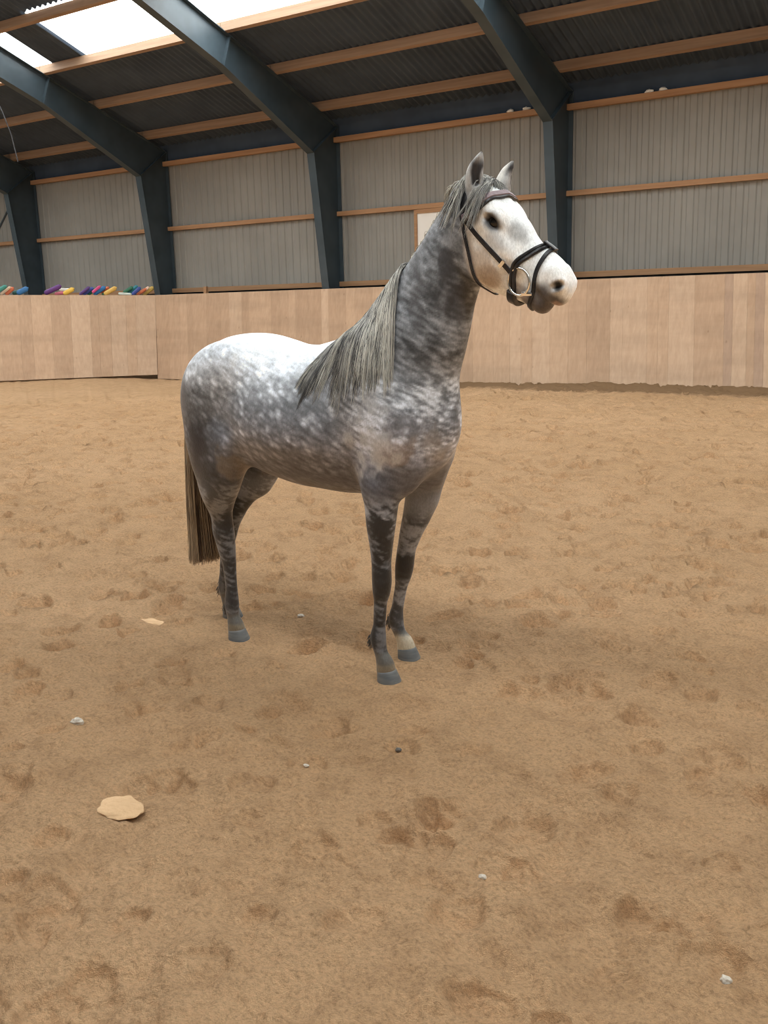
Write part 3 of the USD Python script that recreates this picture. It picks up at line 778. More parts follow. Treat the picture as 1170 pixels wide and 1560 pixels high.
def coat_colors(v):
    x, y, z = v.T
    S, U, W = ((v - HEAD_O) @ HEAD_B.T).T
    f1 = meshkit.fbm(v * 7.0, 3, 101)
    f2 = meshkit.fbm(v * np.array([22.0, 22.0, 14.0]), 3, 102)
    f3 = meshkit.fbm(v * np.array([70.0, 70.0, 45.0]), 2, 103)
    sk = v.copy()
    sk[:, 2] += 0.5 * sk[:, 0]
    f4 = meshkit.fbm(sk * np.array([30.0, 40.0, 75.0]), 3, 104)
    warp = v + 0.02 * (np.stack([meshkit.fbm(v * 16 + 9 * k, 2, 110 + k) for k in range(3)], -1) - 0.5)
    warp[:, 2] += 0.45 * warp[:, 0]                      # the spots lean with the lie of the hair
    d1, t1 = cells(warp * np.array([0.95, 1, 1.25]), 0.040, 7)
    d2, t2 = cells(warp * np.array([0.9, 1, 1.4]) + 5, 0.021, 8)
    dap = (1 - sm(0.10, 0.72, d1)) * (0.15 + 0.85 * t1**1.5) * (0.55 + 0.9 * (f2 - 0.2)) + 0.30 * (1 - sm(0.1, 0.7, d2)) * t2
    # trunk: light along the back, steel grey below
    g = 0.165 + 0.0 * x
    g = g + 0.50 * sm(1.13, 1.31, z + 0.10 * (f1 - 0.5) * 2)
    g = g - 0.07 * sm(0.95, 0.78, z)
    hip = sm(-0.62, -0.76, x) * sm(0.9, 1.0, z)
    g = g - 0.20 * hip * sm(1.385, 1.33, z) * sm(1.1, 1.25, z) * sm(0.3, 0.6, f1 + 0.1)
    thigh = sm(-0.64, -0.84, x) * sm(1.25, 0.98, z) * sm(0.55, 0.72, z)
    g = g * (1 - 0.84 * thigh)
    g = g + dap * (0.34 * sm(0.78, 0.98, z) + 0.14) * (1 - 0.55 * thigh) * sm(0.14, -0.02, x)
    # shoulder: paler
    sh = sm(-0.12, 0.04, x) * sm(0.86, 0.98, z) * sm(1.34, 1.18, z)
    g = g * (1 - sh) + sh * (0.17 + 0.37 * sm(0.38, 0.64, f2 * 0.42 + f1 * 0.28 + 0.30 * f4))
    # neck: mid grey, mottled
    nk = sm(1.16, 1.32, z + 0.55 * (x - 0.15)) * sm(-0.08, 0.04, x + 0.0 * z)
    nk = np.clip(nk * sm(1.18, 1.30, z), 0, 1)
    g = g * (1 - nk) + nk * (0.085 + 0.21 * sm(0.34, 0.68, 0.42 * f2 + 0.26 * f1 + 0.32 * f4))
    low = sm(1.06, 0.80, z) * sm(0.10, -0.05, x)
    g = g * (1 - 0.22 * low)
    c = np.stack([g * 0.93, g, g * (1.11 + 0.14 * sm(1.2, 0.8, z))], 1)
    c *= (0.34 + 1.32 * f4)[:, None]
    c *= (0.86 + 0.28 * f3)[:, None]
    c *= (0.80 + 0.20 * sm(0.30, 0.55, g))[:, None]
    c *= (0.86 + 0.28 * f2)[:, None]

    def spot(at, r, color, strength, rough=0.5):
        nonlocal c
        at = np.array(at)
        d = np.linalg.norm((v - at) / np.array(r), axis=1) + rough * (f2 - 0.5) * 2
        c = blend(c, color, strength * (1 - sm(0.45, 1.05, d)))

    spot((0.318, -0.09, 1.62), (0.040, 0.08, 0.13), (0.045, 0.045, 0.05), 0.75, 1.1)
    spot((0.35, -0.07, 1.50), (0.07, 0.12, 0.09), (0.035, 0.034, 0.038), 0.75)
    spot((0.20, -0.12, 1.60), (0.05, 0.1, 0.17), (0.09, 0.09, 0.10), 0.45, 1.1)
    spot((0.155, -0.19, 0.955), (0.11, 0.12, 0.065), (0.22, 0.180, 0.158), 0.6, 1.0)
    spot((0.17, -0.2, 1.05), (0.09, 0.12, 0.06), (0.13, 0.13, 0.145), 0.7, 1.0)
    spot((0.06, -0.2, 1.00), (0.10, 0.1, 0.18), (0.55, 0.57, 0.61), 0.55, 1.2)
    spot((0.23, 0.0, 0.98), (0.08, 0.16, 0.10), (0.40, 0.38, 0.37), 0.55)
    spot((-0.70, -0.17, 0.86), (0.07, 0.12, 0.09), (0.15, 0.125, 0.10), 0.6, 1.0)
    spot((-0.78, 0.14, 0.82), (0.09, 0.12, 0.10), (0.16, 0.115, 0.085), 0.7)
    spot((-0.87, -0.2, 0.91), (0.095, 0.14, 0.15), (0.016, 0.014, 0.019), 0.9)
    spot((-0.99, -0.17, 1.10), (0.12, 0.14, 0.15), (0.07, 0.07, 0.08), 0.7, 0.9)
    spot((-0.45, 0.0, 1.33), (0.30, 0.26, 0.12), (0.68, 0.70, 0.72), 0.62, 0.9)
    spot((-0.72, 0.0, 1.39), (0.26, 0.22, 0.065), (0.68, 0.70, 0.72), 0.60, 0.9)
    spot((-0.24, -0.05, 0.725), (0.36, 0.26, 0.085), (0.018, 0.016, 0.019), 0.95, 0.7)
    # legs
    leg = sm(0.80, 0.70, z) * ((x > -0.2) | (x < -0.6))
    fore, left = x > -0.3, y > 0
    patch = sm(0.40, 0.62, 0.55 * f2 + 0.45 * f4)
    patch = patch**1.6
    lf = 0.008 + 0.14 * patch + 0.012 * f3
    lh = 0.014 + 0.12 * patch + 0.016 * f3
    base = np.where(fore, lf, lh)
    base = np.where(fore & left, base * 1.25 + 0.03, base)
    up = sm(0.60, 0.70, z)
    base = base * (1 - up) + up * np.where(fore, np.where(left, 0.16 + 0.1 * f2, 0.020 + 0.30 * sm(0.43, 0.66, 0.55 * f2 + 0.45 * f4)), np.where(left, 0.13, 0.05) + 0.14 * patch)
    zk = z + 0.03 * (f2 - 0.5) * 2
    knee = np.where(fore, sm(0.335, 0.375, zk) * sm(0.485, 0.45, zk), 0.0)
    base = base * (1 - 0.93 * knee) + 0.012 * knee
    ftl = sm(0.135, 0.150, zk) * sm(0.235, 0.205, zk)
    back = np.where(fore, np.where(left, sm(-0.075, -0.10, x), sm(0.03, 0.0, x)), np.where(left, sm(-1.12, -1.15, x), sm(-0.86, -0.885, x)))
    base = base * (1 - 0.85 * ftl * (0.35 + 0.65 * back)) + 0.012 * ftl
    past = sm(0.135, 0.115, z)
    lc = np.stack([base * 0.92, base * 1.0, base * 1.16], 1)
    lc = blend(lc, (0.085, 0.08, 0.072), past)
    lc = blend(lc, (0.42, 0.37, 0.28), sm(0.115, 0.09, z + 0.04 * (f2 - 0.5)) * (fore & left) * 0.9)
    cor = sm(0.085, 0.07, z)
    lc = blend(lc, (0.17, 0.135, 0.09), cor * 0.7 * ~(fore & left))
    c = c * (1 - leg[:, None]) + lc * leg[:, None]
    # head
    xb = np.interp(z, [1.50, 1.56, 1.60, 1.70, 1.80, 1.90], [0.455, 0.43, 0.415, 0.40, 0.392, 0.40])
    hm = sm(-0.012, 0.022, x - xb + 0.02 * (f2 - 0.5)) * (z > 1.42)
    hc = np.full(v.shape, 1.0) * np.array([0.87, 0.895, 0.91])
    hc = hc * (0.86 + 0.22 * f2)[:, None]

    def hspot(s, u, w, r, color, strength, rough=0.35):
        nonlocal hc
        d = np.linalg.norm((np.stack([S - s, U - u, np.abs(W) - w], 1)) / np.array(r), axis=1) + rough * (f2 - 0.5) * 2
        hc = blend(hc, color, strength * (1 - sm(0.5, 1.05, d)))

    hspot(0.20, -0.09, 0.06, (0.12, 0.075, 0.09), (0.50, 0.42, 0.345), 0.85)
    hspot(0.09, -0.06, 0.07, (0.07, 0.07, 0.08), (0.52, 0.45, 0.38), 0.7)
    hspot(0.255, -0.085, 0.05, (0.055, 0.05, 0.07), (0.33, 0.25, 0.185), 0.6)
    hspot(0.05, 0.03, 0.07, (0.08, 0.06, 0.06), (0.16, 0.155, 0.155), 0.85)
    hspot(0.00, 0.05, 0.05, (0.07, 0.07, 0.07), (0.28, 0.28, 0.28), 0.8)
    hspot(0.225, 0.085, 0.035, (0.07, 0.035, 0.045), (0.36, 0.37, 0.38), 0.8)
    hspot(0.20, 0.02, 0.07, (0.06, 0.03, 0.05), (0.46, 0.47, 0.48), 0.7)
    hspot(0.30, 0.0, 0.05, (0.05, 0.03, 0.05), (0.50, 0.50, 0.51), 0.6)
    hspot(0.146, 0.062, 0.085, (0.050, 0.040, 0.05), (0.13, 0.13, 0.135), 0.9, 0.15)
    hspot(0.146, 0.060, 0.085, (0.037, 0.027, 0.05), (0.010, 0.009, 0.010), 1.0, 0.06)
    hspot(0.475, 0.004, 0.03, (0.090, 0.062, 0.08), (0.070, 0.062, 0.064), 0.97)
    hspot(0.505, 0.015, 0.02, (0.022, 0.02, 0.05), (0.40, 0.27, 0.21), 0.5)
    hspot(0.445, -0.045, 0.02, (0.080, 0.055, 0.08), (0.080, 0.070, 0.070), 0.95)
    hspot(0.37, -0.045, 0.03, (0.05, 0.035, 0.05), (0.30, 0.25, 0.225), 0.75)
    hspot(0.472, 0.074, 0.06, (0.030, 0.032, 0.03), (0.22, 0.21, 0.215), 0.6)
    hspot(0.473, 0.075, 0.055, (0.021, 0.026, 0.035), (0.005, 0.005, 0.005), 1.0, 0.05)
    c = c * (1 - hm[:, None]) + hc * hm[:, None]
    # ears: pale rims, dark hollows
    for q in (-1, 1):
        b, m, t = map(np.array, EARS[q])
        r = v - b
        ax = (t - b) / np.linalg.norm(t - b)
        along = r @ ax
        fdir = np.array([0.70, -0.70 if q < 0 else 0.30, 0.1])
        fdir = fdir / np.linalg.norm(fdir)
        centre = b + along[:, None] * ax
        bow = np.interp(along, [0, 0.07, 0.14], [0, 1, 0])[:, None] * (m - b - ((m - b) @ ax) * ax)
        o = v - centre - bow
        near = (along > 0.012) & (along < 0.16) & (np.linalg.norm(o, axis=1) < 0.05)
        ff = o @ fdir
        rad = np.linalg.norm(o, axis=1)
        ec = np.full(v.shape, 0.42) * (0.7 + 0.6 * f2)[:, None]
        ec = blend(ec, (0.62, 0.60, 0.56), sm(0.0, -0.015, ff))
        ec = blend(ec, (0.035, 0.032, 0.033), sm(0.030, 0.020, rad) * sm(-0.012, 0.0, ff) * sm(0.135, 0.09, along))
        ec = blend(ec, (0.10, 0.10, 0.10), sm(0.125, 0.145, along))
        c[near] = ec[near]
    return np.clip(c, 0.004, 0.88)


M_coat = mat("dapple_coat", {
    "a": ("attribute", {"attribute": "coat"}), "t": ("texture_coordinate", {}), "m": ("mapping", {"scale": (1, 1, 0.45), "rotation": (0, 0.5, 0)}),
    "n": ("noise_texture", {"scale": 150.0, "detail": 4.0, "roughness": 0.7}), "r": ("rgb_ramp", {"ramp": [(0.0, (0.70, 0.70, 0.70)), (0.38, (0.86, 0.86, 0.86)), (0.62, (1.10, 1.10, 1.10)), (1.0, (1.25, 1.25, 1.25))]}),
    "x": ("mix_color", {"blend_type": "multiply", "fac": 1.0, "use_clamp": False}), "b": ("bump", {"strength": 0.5, "distance": 0.003}),
    "p": ("principled_bsdf", {"roughness": 0.52, "specular_ior_level": 0.35, "sheen_weight": 0.12, "sheen_roughness": 0.4})},
    [("t.object", "m.vector"), ("m.vector", "n.vector"), ("n.fac", "r.fac"), ("a.color", "x.a"), ("r.color", "x.b"), ("x.result", "p.base_color"), ("n.fac", "b.height"), ("b.normal", "p.normal")])
M_eye = plain("eye_dark", (0.004, 0.0035, 0.0035), 0.08, specular_ior_level=0.5)
M_hoof = mottled("hoof_horn", (0.075, 0.085, 0.095), (0.13, 0.135, 0.135), 9.0, (1, 1, 7), rough=0.5)
M_hair = {k: mottled("hair_" + k, a, b, 40.0, (1, 1, 0.2), rough=0.5) for k, a, b in (
    ("pale", (0.40, 0.39, 0.345), (0.56, 0.55, 0.50)), ("grey", (0.15, 0.147, 0.138), (0.30, 0.293, 0.275)), ("dark", (0.04, 0.04, 0.042), (0.10, 0.099, 0.097)),
    ("brown", (0.055, 0.038, 0.030), (0.12, 0.085, 0.062)), ("straw", (0.20, 0.15, 0.10), (0.36, 0.285, 0.20)))}

horse = thing("horse", "dapple grey horse in a black bridle standing alert on the sand", "horse", HORSE_AT, HORSE_ROT)
used = np.unique(BQ)
remap = np.full(len(BV), -1)
remap[used] = np.arange(len(used))
BV, BQ = BV[used], remap[BQ]
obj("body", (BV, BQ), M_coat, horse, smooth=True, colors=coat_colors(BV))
fn = np.cross(BV[BQ[:, 2]] - BV[BQ[:, 0]], BV[BQ[:, 3]] - BV[BQ[:, 1]])
BN = np.zeros_like(BV)
for k in range(4):
    np.add.at(BN, BQ[:, k], fn)
BN /= np.linalg.norm(BN, axis=1)[:, None] + 1e-12
SKIN = cKDTree(BV)
for q in (1, -1):
    e = trimesh.creation.icosphere(3, 0.0245)
    e.apply_translation(EYE[q])
    obj("eye", e, M_eye, horse, smooth=True)


def hoof(cx, cy):
    ang = np.linspace(0, 2 * np.pi, 25)[:-1]
    rows = []
    for z, rx, ry, sh in ((0.056, 0.036, 0.035, 0.0), (0.053, 0.0415, 0.040, 0.0), (0.046, 0.0435, 0.042, 0.002), (0.026, 0.0485, 0.046, 0.007), (0.006, 0.053, 0.050, 0.012), (-0.006, 0.0535, 0.0505, 0.013)):
        ca = np.cos(ang)
        rows.append(np.stack([cx + sh + rx * np.where(ca < 0, 0.86 * ca, ca), cy + ry * np.sin(ang), z + 0 * ang - np.where(z > 0.04, 0.010, 0) * (1 - ca) * 0.5], 1))
    n = 24
    V = np.vstack(rows + [rows[0].mean(0)[None], rows[-1].mean(0)[None]])
    F = []
    for i in range(len(rows) - 1):
        for k in range(n):
            k2 = (k + 1) % n
            F += [[i * n + k, (i + 1) * n + k, (i + 1) * n + k2], [i * n + k, (i + 1) * n + k2, i * n + k2]]
    for k in range(n):
        k2 = (k + 1) % n
        F += [[len(V) - 2, k, k2], [len(V) - 1, (len(rows) - 1) * n + k2, (len(rows) - 1) * n + k]]
    return trimesh.Trimesh(V, F, process=False)


for cx, cy in ((0.046, -0.135), (-0.040, 0.125), (-0.844, -0.10), (-1.108, 0.12)):
    obj("hoof", hoof(cx, cy), M_hoof, horse, smooth=35)


def drop(roots, start, pull, length, offset, steps, g, wild=0.004, grip=0.5):
    """Hair falling from the roots: each strand follows its pull and is kept off the skin by its offset."""
    p = roots.copy()
    d = start / np.linalg.norm(start, axis=1)[:, None]
    out = [p.copy()]
    ds = (length / steps)[:, None]
    for k in range(steps):
        d = d + (pull - d) * grip
        d /= np.linalg.norm(d, axis=1)[:, None]
        p = p + d * ds + g.normal(0, wild / steps**0.5, p.shape)
        for _ in range(2):
            _, i = SKIN.query(p)
            sd = ((p - BV[i]) * BN[i]).sum(1)
            p = p + BN[i] * np.maximum(offset - sd, 0)[:, None]
        out.append(p.copy())
    return np.stack(out, 1)


def curves(name, strands, w0, w1, material, parent):
    c = UsdGeom.BasisCurves.Define(stage, path_for(name, parent))
    n, k, _ = strands.shape
    c.CreateTypeAttr("linear")
    c.CreateCurveVertexCountsAttr(Vt.IntArray.FromNumpy(np.full(n, k, np.int32)))
    c.CreatePointsAttr(Vt.Vec3fArray.FromNumpy(strands.reshape(-1, 3).astype(np.float32)))
    t = np.linspace(0, 1, k)
    w = np.tile(w0 + (w1 - w0) * t**2, n)
    c.CreateWidthsAttr(Vt.FloatArray.FromNumpy(w.astype(np.float32)))
    c.SetWidthsInterpolation("vertex")
    UsdShade.MaterialBindingAPI.Apply(c.GetPrim()).Bind(material)
    return c.GetPrim()


def clump(st, lock, tight, g):
    """Draws the strands of one lock together towards their tips."""
    k = st.shape[1]
    t = np.linspace(0, 1, k)[None, :, None] ** 0.8
    for a in np.unique(lock):
        m = lock == a
        mid = st[m].mean(0, keepdims=True)
        st[m] = st[m] + (mid - st[m]) * t * tight
    return st


def hair(name, gen, kinds, w0, w1, locks, tight, seed):
    g = np.random.default_rng(seed)
    st = gen(g)
    lock = gen.lock
    st = clump(st, lock, tight, g)
    mix_ = g.choice(len(kinds), lock.max() + 1, p=[k[1] for k in kinds])
    if hasattr(gen, "pale"):
        mix_ = np.where(g.uniform(size=len(mix_)) < 0.55 * gen.pale[:len(mix_)], 0, mix_)
    own = np.where(g.uniform(size=len(st)) < 0.25, g.choice(len(kinds), len(st), p=[k[1] for k in kinds]), mix_[lock])
    for i, (kind, _) in enumerate(kinds):
        if (own == i).any():
            curves(name, st[own == i], w0, w1, M_hair[kind], horse)


CREST = np.array([(0.345, 1.925), (0.30, 1.88), (0.255, 1.82), (0.20, 1.765), (0.145, 1.70), (0.09, 1.635), (0.03, 1.555), (-0.04, 1.475), (-0.10, 1.405), (-0.15, 1.365)])
cs = np.r_[0, np.cumsum(np.linalg.norm(np.diff(CREST, axis=0), axis=1))]
cs /= cs[-1]


def on_crest(t):
    p = np.stack([np.interp(t, cs, CREST[:, 0]), np.zeros_like(t), np.interp(t, cs, CREST[:, 1])], 1)
    for _ in range(3):
        _, i = SKIN.query(p)
        p = BV[i] * 1.0
        p[:, 1] *= 0.3
    return p


def mane_low(g):
    n, L = 5200, 110
    lock = g.integers(0, L, n)
    lt = np.sort(g.uniform(0.50, 0.94, L))
    t = np.clip(lt[lock] + g.normal(0, 0.008, n), 0.48, 1.0)
    r = on_crest(t) + g.normal(0, 0.004, (n, 3))
    lean = (0.10 - 0.40 * sm(0.58, 0.92, t)) + g.normal(0, 0.09, L)[lock]
    pull = np.stack([lean, np.full(n, -0.25), np.full(n, -1.0)], 1)
    pull /= np.linalg.norm(pull, axis=1)[:, None]
    start = np.stack([0.0 * t - 0.2, np.full(n, -0.9), np.full(n, 0.55)], 1)
    length = (0.55 - 0.05 * sm(0.7, 1.0, t) + g.normal(0, 0.06, L)[lock]) * (0.38 + 0.68 * g.uniform(0, 1, n) ** 1.3)
    mane_low.lock = lock
    mane_low.pale = np.clip(1.0 - (lt - 0.56) / 0.14, 0, 1)
    return drop(r, start, pull, np.clip(length, 0.10, 0.70), 0.004 + 0.012 * g.uniform(0, 1, n), 14, g)


def mane_high(g):
    n, L = 1500, 50
    lock = g.integers(0, L, n)
    lt = g.uniform(0.0, 0.53, L)
    t = np.clip(lt[lock] + g.normal(0, 0.008, n), 0.0, 0.54)
    r = on_crest(t) + g.normal(0, 0.003, (n, 3))
    pull = np.stack([-0.25 + g.normal(0, 0.15, n), np.full(n, 0.5), np.full(n, -0.9)], 1)
    pull /= np.linalg.norm(pull, axis=1)[:, None]
    start = np.stack([np.full(n, -0.35), np.where(t < 0.05, g.normal(0.35, 0.5, n), 0.55 + g.normal(0, 0.22, n)), np.full(n, 0.45)], 1)
    length = g.uniform(0.07, 0.15, n)
    mane_high.lock = lock
    return drop(r, start, pull, length, 0.003 + 0.008 * g.uniform(0, 1, n), 10, g, grip=0.35)


def forelock(g):
    n, L = 1700, 34
    lock = g.integers(0, L, n)
    yy = (g.uniform(-0.035, 0.035, L)[lock] + g.normal(0, 0.004, n))
    r = np.stack([0.435 + 0.3 * yy + g.normal(0, 0.012, n), yy, np.full(n, 1.915)], 1)
    _, i = SKIN.query(r)
    r = BV[i]
    right = yy < 0.022
    pull = np.where(right[:, None], np.array([-0.22, -0.42, -1.0]), np.array([0.5, 0.25, -0.8])) + g.normal(0, 0.10, (L, 3))[lock]
    pull /= np.linalg.norm(pull, axis=1)[:, None]
    start = np.stack([np.full(n, 0.25), np.full(n, -0.6), np.full(n, 0.6)], 1)
    length = np.where(right, g.uniform(0.16, 0.30, n), g.uniform(0.05, 0.10, n))
    forelock.lock = lock
    return drop(r, start, pull, length, 0.012 + 0.012 * g.uniform(0, 1, n), 14, g, grip=0.4)


def tail(g):
    n, L = 2600, 40
    lock = g.integers(0, L, n)
    u = g.uniform(0, 1, n)
    dock = np.array([(-1.055, 1.275), (-1.085, 1.235), (-1.105, 1.17), (-1.115, 1.08), (-1.118, 1.0)])
    z = np.interp(u, np.linspace(0, 1, 5), dock[:, 1])
    a = g.uniform(0, 2 * np.pi, L)[lock] + g.normal(0, 0.25, n)
    rr = np.sqrt(g.uniform(0, 1, L))[lock]
    x = np.interp(u, np.linspace(0, 1, 5), dock[:, 0]) + 0.02 * np.cos(a) + 0.012
    y = 0.025 * np.sin(a)
    r = np.stack([x, y, z], 1)
    spread = 0.055 * rr
    pull = np.stack([0.04 * np.cos(a) * rr + 0.055, 0.075 * np.sin(a) * rr, np.full(n, -1.0)], 1)
    pull /= np.linalg.norm(pull, axis=1)[:, None]
    start = np.stack([np.full(n, -0.6), 0.4 * np.sin(a), np.full(n, -0.4)], 1)
    tail.lock = lock
    end = 0.305 + 0.03 * np.abs(g.normal(0, 1, n)) + 0.04 * g.uniform(0, 1, n) ** 3
    return drop(r, start, pull, (z - end) * 1.01, 0.004 + 0.02 * g.uniform(0, 1, n), 16, g, grip=0.45)


def feathers(g):
    n = 320
    k = g.integers(0, 4, n)
    c = np.array([(-0.020, -0.135, 0.165), (-0.122, 0.125, 0.155), (-0.897, -0.10, 0.150), (-1.170, 0.12, 0.137)])[k]
    r = c + g.normal(0, 0.010, (n, 3)) * (0.5, 1, 1.2)
    _, i = SKIN.query(r)
    r = BV[i]
    feathers.lock = k
    pull = np.array([-0.35, 0, -1.0]) + g.normal(0, 0.12, (n, 3))
    pull /= np.linalg.norm(pull, axis=1)[:, None]
    return drop(r, BN[i], pull, g.uniform(0.015, 0.032, n), np.full(n, 0.001), 5, g, wild=0.001)


hair("mane", mane_low, [("pale", 0.20), ("grey", 0.42), ("dark", 0.38)], 0.0024, 0.0006, 110, 0.5, 201)
hair("mane", mane_high, [("pale", 0.70), ("grey", 0.30)], 0.0022, 0.0008, 50, 0.2, 202)
hair("forelock", forelock, [("grey", 0.62), ("dark", 0.22), ("pale", 0.16)], 0.0024, 0.0007, 34, 0.3, 203)
hair("tail", tail, [("brown", 0.50), ("straw", 0.42), ("grey", 0.08)], 0.0030, 0.0012, 40, 0.12, 204)
fg = np.random.default_rng(205)
fst = feathers(fg)
for q in range(4):
    curves("fetlock_hair", fst[feathers.lock == q], 0.0022, 0.0012, M_hair["dark"], horse)

# ---------------------------------------------------------------- bridle
M_leather = mottled("bridle_leather", (0.012, 0.012, 0.014), (0.03, 0.03, 0.034), 30.0, rough=0.38)
M_brow = mottled("browband_padding", (0.17, 0.12, 0.135), (0.25, 0.19, 0.205), 40.0, rough=0.5)
M_metal = plain("bit_metal", (0.72, 0.72, 0.70), 0.22, metallic=1.0)
bridle = thing("bridle", "black leather bridle with flash noseband and ring bit on the horse's head", "bridle", HORSE_AT, HORSE_ROT)


def skin_out(o, d, far=0.2):
    """Where rays from far out come in along -d to the skin around o (marched through the body's distance field)."""
    ts = np.linspace(far, 0.0, 60)
    P = o[:, None, :] + d[:, None, :] * ts[None, :, None]
    s = body_sdf(P, EARLESS)
    hit = (s < 0).argmax(1)
    hit = np.where((s < 0).any(1), hit, len(ts) - 1)
    i = np.arange(len(o))
    a, b = s[i, np.maximum(hit - 1, 0)], s[i, hit]
    f = np.where(a > b, a / np.maximum(a - b, 1e-9), 1)
    t = ts[np.maximum(hit - 1, 0)] + (ts[hit] - ts[np.maximum(hit - 1, 0)]) * np.clip(f, 0, 1)
    return o + d * t[:, None]


def strap_path(ctrl, n, uc):
    """ctrl: (s, degrees around the head from the forehead, horse's left positive) -> points on the skin and outward directions."""
    c = np.array(ctrl, float)
    k = np.r_[0, np.cumsum(np.hypot(np.diff(c[:, 0]) / 0.1, np.diff(c[:, 1]) / 60))]
    t = np.linspace(0, k[-1], n)
    s, a = PchipInterpolator(k, c[:, 0])(t), np.radians(PchipInterpolator(k, c[:, 1])(t))
    ucs = uc(s) if callable(uc) else np.full(n, uc)
    o = HEAD_O + np.stack([s, ucs, 0 * s], 1) @ HEAD_B
    d = np.stack([0 * s, np.cos(a), np.sin(a)], 1) @ HEAD_B
    return skin_out(o, d), d


FLAT = [(-0.5, 0.0), (-0.5, 0.65), (-0.38, 1.0), (0.38, 1.0), (0.5, 0.65), (0.5, 0.0)]
PADDED = [(-0.5, 0.0), (-0.5, 0.55), (-0.34, 0.95), (-0.12, 0.85), (-0.07, 0.55), (0.07, 0.55), (0.12, 0.85), (0.34, 0.95), (0.5, 0.55), (0.5, 0.0)]


def ribbon(p, out, width, thick, lift=0.0, prof=FLAT):
    p = np.asarray(p, float)
    for _ in range(2):
        q = p.copy()
        q[1:-1] = 0.25 * p[:-2] + 0.5 * p[1:-1] + 0.25 * p[2:]
        p = q
    t = np.gradient(p, axis=0)
    t /= np.linalg.norm(t, axis=1)[:, None]
    _, i = SKIN.query(p, k=12)
    nn = BN[i].mean(1) + 0.3 * out
    nn -= t * (nn * t).sum(1)[:, None]
    nn /= np.linalg.norm(nn, axis=1)[:, None]
    b = np.cross(t, nn)
    rows = [p + b * (width * u) + nn * (lift + thick * v) for u, v in prof]
    m, k = len(prof), len(p)
    V = np.stack(rows, 1).reshape(-1, 3)
    F = []
    for i in range(k - 1):
        for q in range(m):
            q2 = (q + 1) % m
            F += [[i * m + q, (i + 1) * m + q, (i + 1) * m + q2], [i * m + q, (i + 1) * m + q2, i * m + q2]]
    for q in range(1, m - 1):
        F += [[0, q, q + 1], [(k - 1) * m, (k - 1) * m + q + 1, (k - 1) * m + q]]
    M = trimesh.Trimesh(V, F, process=False)
    if M.volume < 0:
        M.invert()
    return M


def strap(name, ctrl, width, thick, material=None, uc=0.0, n=40, lift=0.0, prof=FLAT):
    p, d = strap_path(ctrl, n, uc)
    return obj(name, ribbon(p, d, width, thick, lift, prof), material or M_leather, bridle, smooth=45)


def both(half):
    """A half from the forehead down the right, mirrored to a whole loop."""
    return [(s, -a) for s, a in half[::-1]] + [(s, a) for s, a in half[1:]]


tag(strap("browband", both([(0.074, 0), (0.070, 45), (0.062, 75), (0.048, 98)]), 0.026, 0.011, M_brow, 0.0, 44, 0.002), "mauve padded browband")
strap("browband_edge", both([(0.089, 0), (0.085, 45), (0.076, 75), (0.060, 98)]), 0.010, 0.008, None, 0.0, 44, 0.002)
strap("headpiece", both([(-0.048, 0), (-0.040, 35), (-0.005, 70), (0.045, 97)]), 0.026, 0.005, None, 0.0, 44, 0.001)
for q in (-1, 1):
    strap("cheekpiece", [(0.040, q * 97), (0.139, q * 97), (0.22, q * 98), (0.292, q * 105), (0.322, q * 112)], 0.016, 0.005, None, 0.0, 36)
strap("throatlash", [(0.030, -96), (0.096, -116), (0.187, -142), (0.262, -166), (0.290, -180), (0.262, -194), (0.187, -218), (0.096, -244), (0.030, -264)], 0.012, 0.005, None, 0.0, 60, 0.004)
strap("noseband", both([(0.324, 0), (0.314, 40), (0.308, 85), (0.322, 120), (0.352, 150), (0.366, 180)]), 0.026, 0.009, None, 0.012, 64, 0.001, PADDED)
strap("flash_strap", both([(0.350, 0), (0.368, 40), (0.392, 80), (0.412, 115), (0.428, 150), (0.434, 180)]), 0.014, 0.006, None, 0.02, 64, 0.002)
loop, _ = strap_path([(0.322, -2), (0.350, 2)], 4, 0.0)
obj("flash_loop", ribbon(*strap_path([(0.312, 0), (0.362, 0.5)], 10, 0.0), 0.024, 0.006, 0.008), M_leather, bridle, smooth=45)
obj("curb_buckle", ribbon(*strap_path([(0.352, -150), (0.364, -178), (0.366, -200)], 12, 0.012), 0.036, 0.016, 0.004), M_leather, bridle, smooth=45)
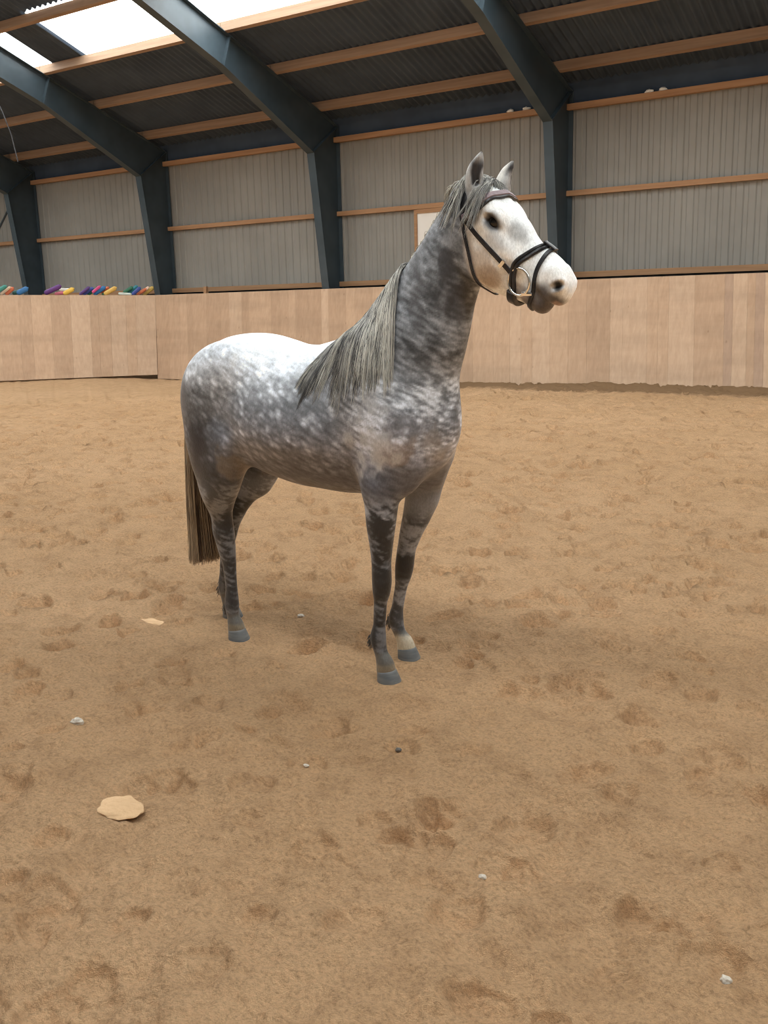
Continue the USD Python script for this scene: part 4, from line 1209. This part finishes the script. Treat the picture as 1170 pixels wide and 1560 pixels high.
for q in (-1, 1):
    side, sd = strap_path([(0.356, q * 106), (0.3561, q * 106.01)], 2, 0.0)
    centre = side[0] + sd[0] * 0.010
    a = np.linspace(0, 2 * np.pi, 29)[:-1]
    e1, e2 = HEAD_B[0] + sd[0] * 0.0, HEAD_B[1] + sd[0] * 0.15
    ring = centre + 0.046 * (np.cos(a)[:, None] * e1 + np.sin(a)[:, None] * (e2 / np.linalg.norm(e2)))
    r = tag(obj("bit_ring", tube(ring, 0.0048, 8, True), M_metal, bridle, smooth=True), "shiny steel bit ring")
    obj("mouthpiece_end", tube([centre + HEAD_B[0] * 0.036 - HEAD_B[1] * 0.018, centre + HEAD_B[0] * 0.062 - HEAD_B[1] * 0.002 - sd[0] * 0.014], [0.008, 0.007], 8), M_metal, bridle, smooth=40)
    bp, bd = strap_path([(0.262, q * 102), (0.274, q * 103)], 4, 0.0)
    obj("cheek_buckle", ribbon(bp, bd, 0.030, 0.004, 0.005), M_metal, bridle, smooth=40)

# ---------------------------------------------------------------- bits lying on the sand
M_stone = mottled("pale_stone", (0.36, 0.32, 0.27), (0.46, 0.42, 0.36), 30.0, rough=0.8)
M_dstone = mottled("dark_stone", (0.07, 0.065, 0.06), (0.12, 0.11, 0.10), 30.0, rough=0.8)
M_clod = mottled("packed_sand", (0.44, 0.29, 0.163), (0.49, 0.325, 0.185), 14.0, rough=0.95, bump=0.004, bump_scale=60)


def pebble(at, size, material, seed, label, name="stone", cat_="stone", flat=1.0):
    s = trimesh.creation.icosphere(3, 1.0)
    v = s.vertices
    k = 0.60 + 0.75 * meshkit.fbm(v * 1.7 + seed * 3.1, 3, seed)
    s.vertices = v * np.array(size) * k[:, None] + at
    tag(obj(name, s, material, smooth=True), label, cat_)


def lying(x, y, h):
    return np.array([x, y, floor_height(x, y) + h])


pebble(lying(-2.865, 2.159, 0.008), (0.028, 0.018, 0.015), M_stone, 1, "small white stone on the sand, far left below the hind hooves")
pebble(lying(-0.466, 2.006, 0.006), (0.013, 0.013, 0.011), M_stone, 2, "tiny white stone on the sand near the lower right corner")
pebble(lying(-1.745, 2.624, 0.004), (0.012, 0.009, 0.008), M_dstone, 3, "tiny dark stone on the sand just below the front hooves")
pebble(lying(-1.947, 2.363, 0.004), (0.011, 0.008, 0.006), M_stone, 4, "tiny pale chip on the sand, left below the dark stone")
pebble(lying(-1.13, 2.092, 0.004), (0.012, 0.009, 0.007), M_stone, 5, "tiny pale chip on the sand, right below the front hooves")
pebble(lying(-2.974, 3.62, 0.006), (0.020, 0.014, 0.012), M_stone, 6, "small pale stone on the sand right behind the near hind fetlock")
pebble(lying(-2.204, 1.787, 0.000), (0.080, 0.066, 0.013), M_clod, 7, "flat pale slab of packed sand lying at the lower left", "sand_clod", "clod")
pebble(lying(-3.559, 3.183, 0.000), (0.10, 0.035, 0.013), M_clod, 8, "long pale ridge of packed sand left of the hind hoof", "sand_clod", "clod")
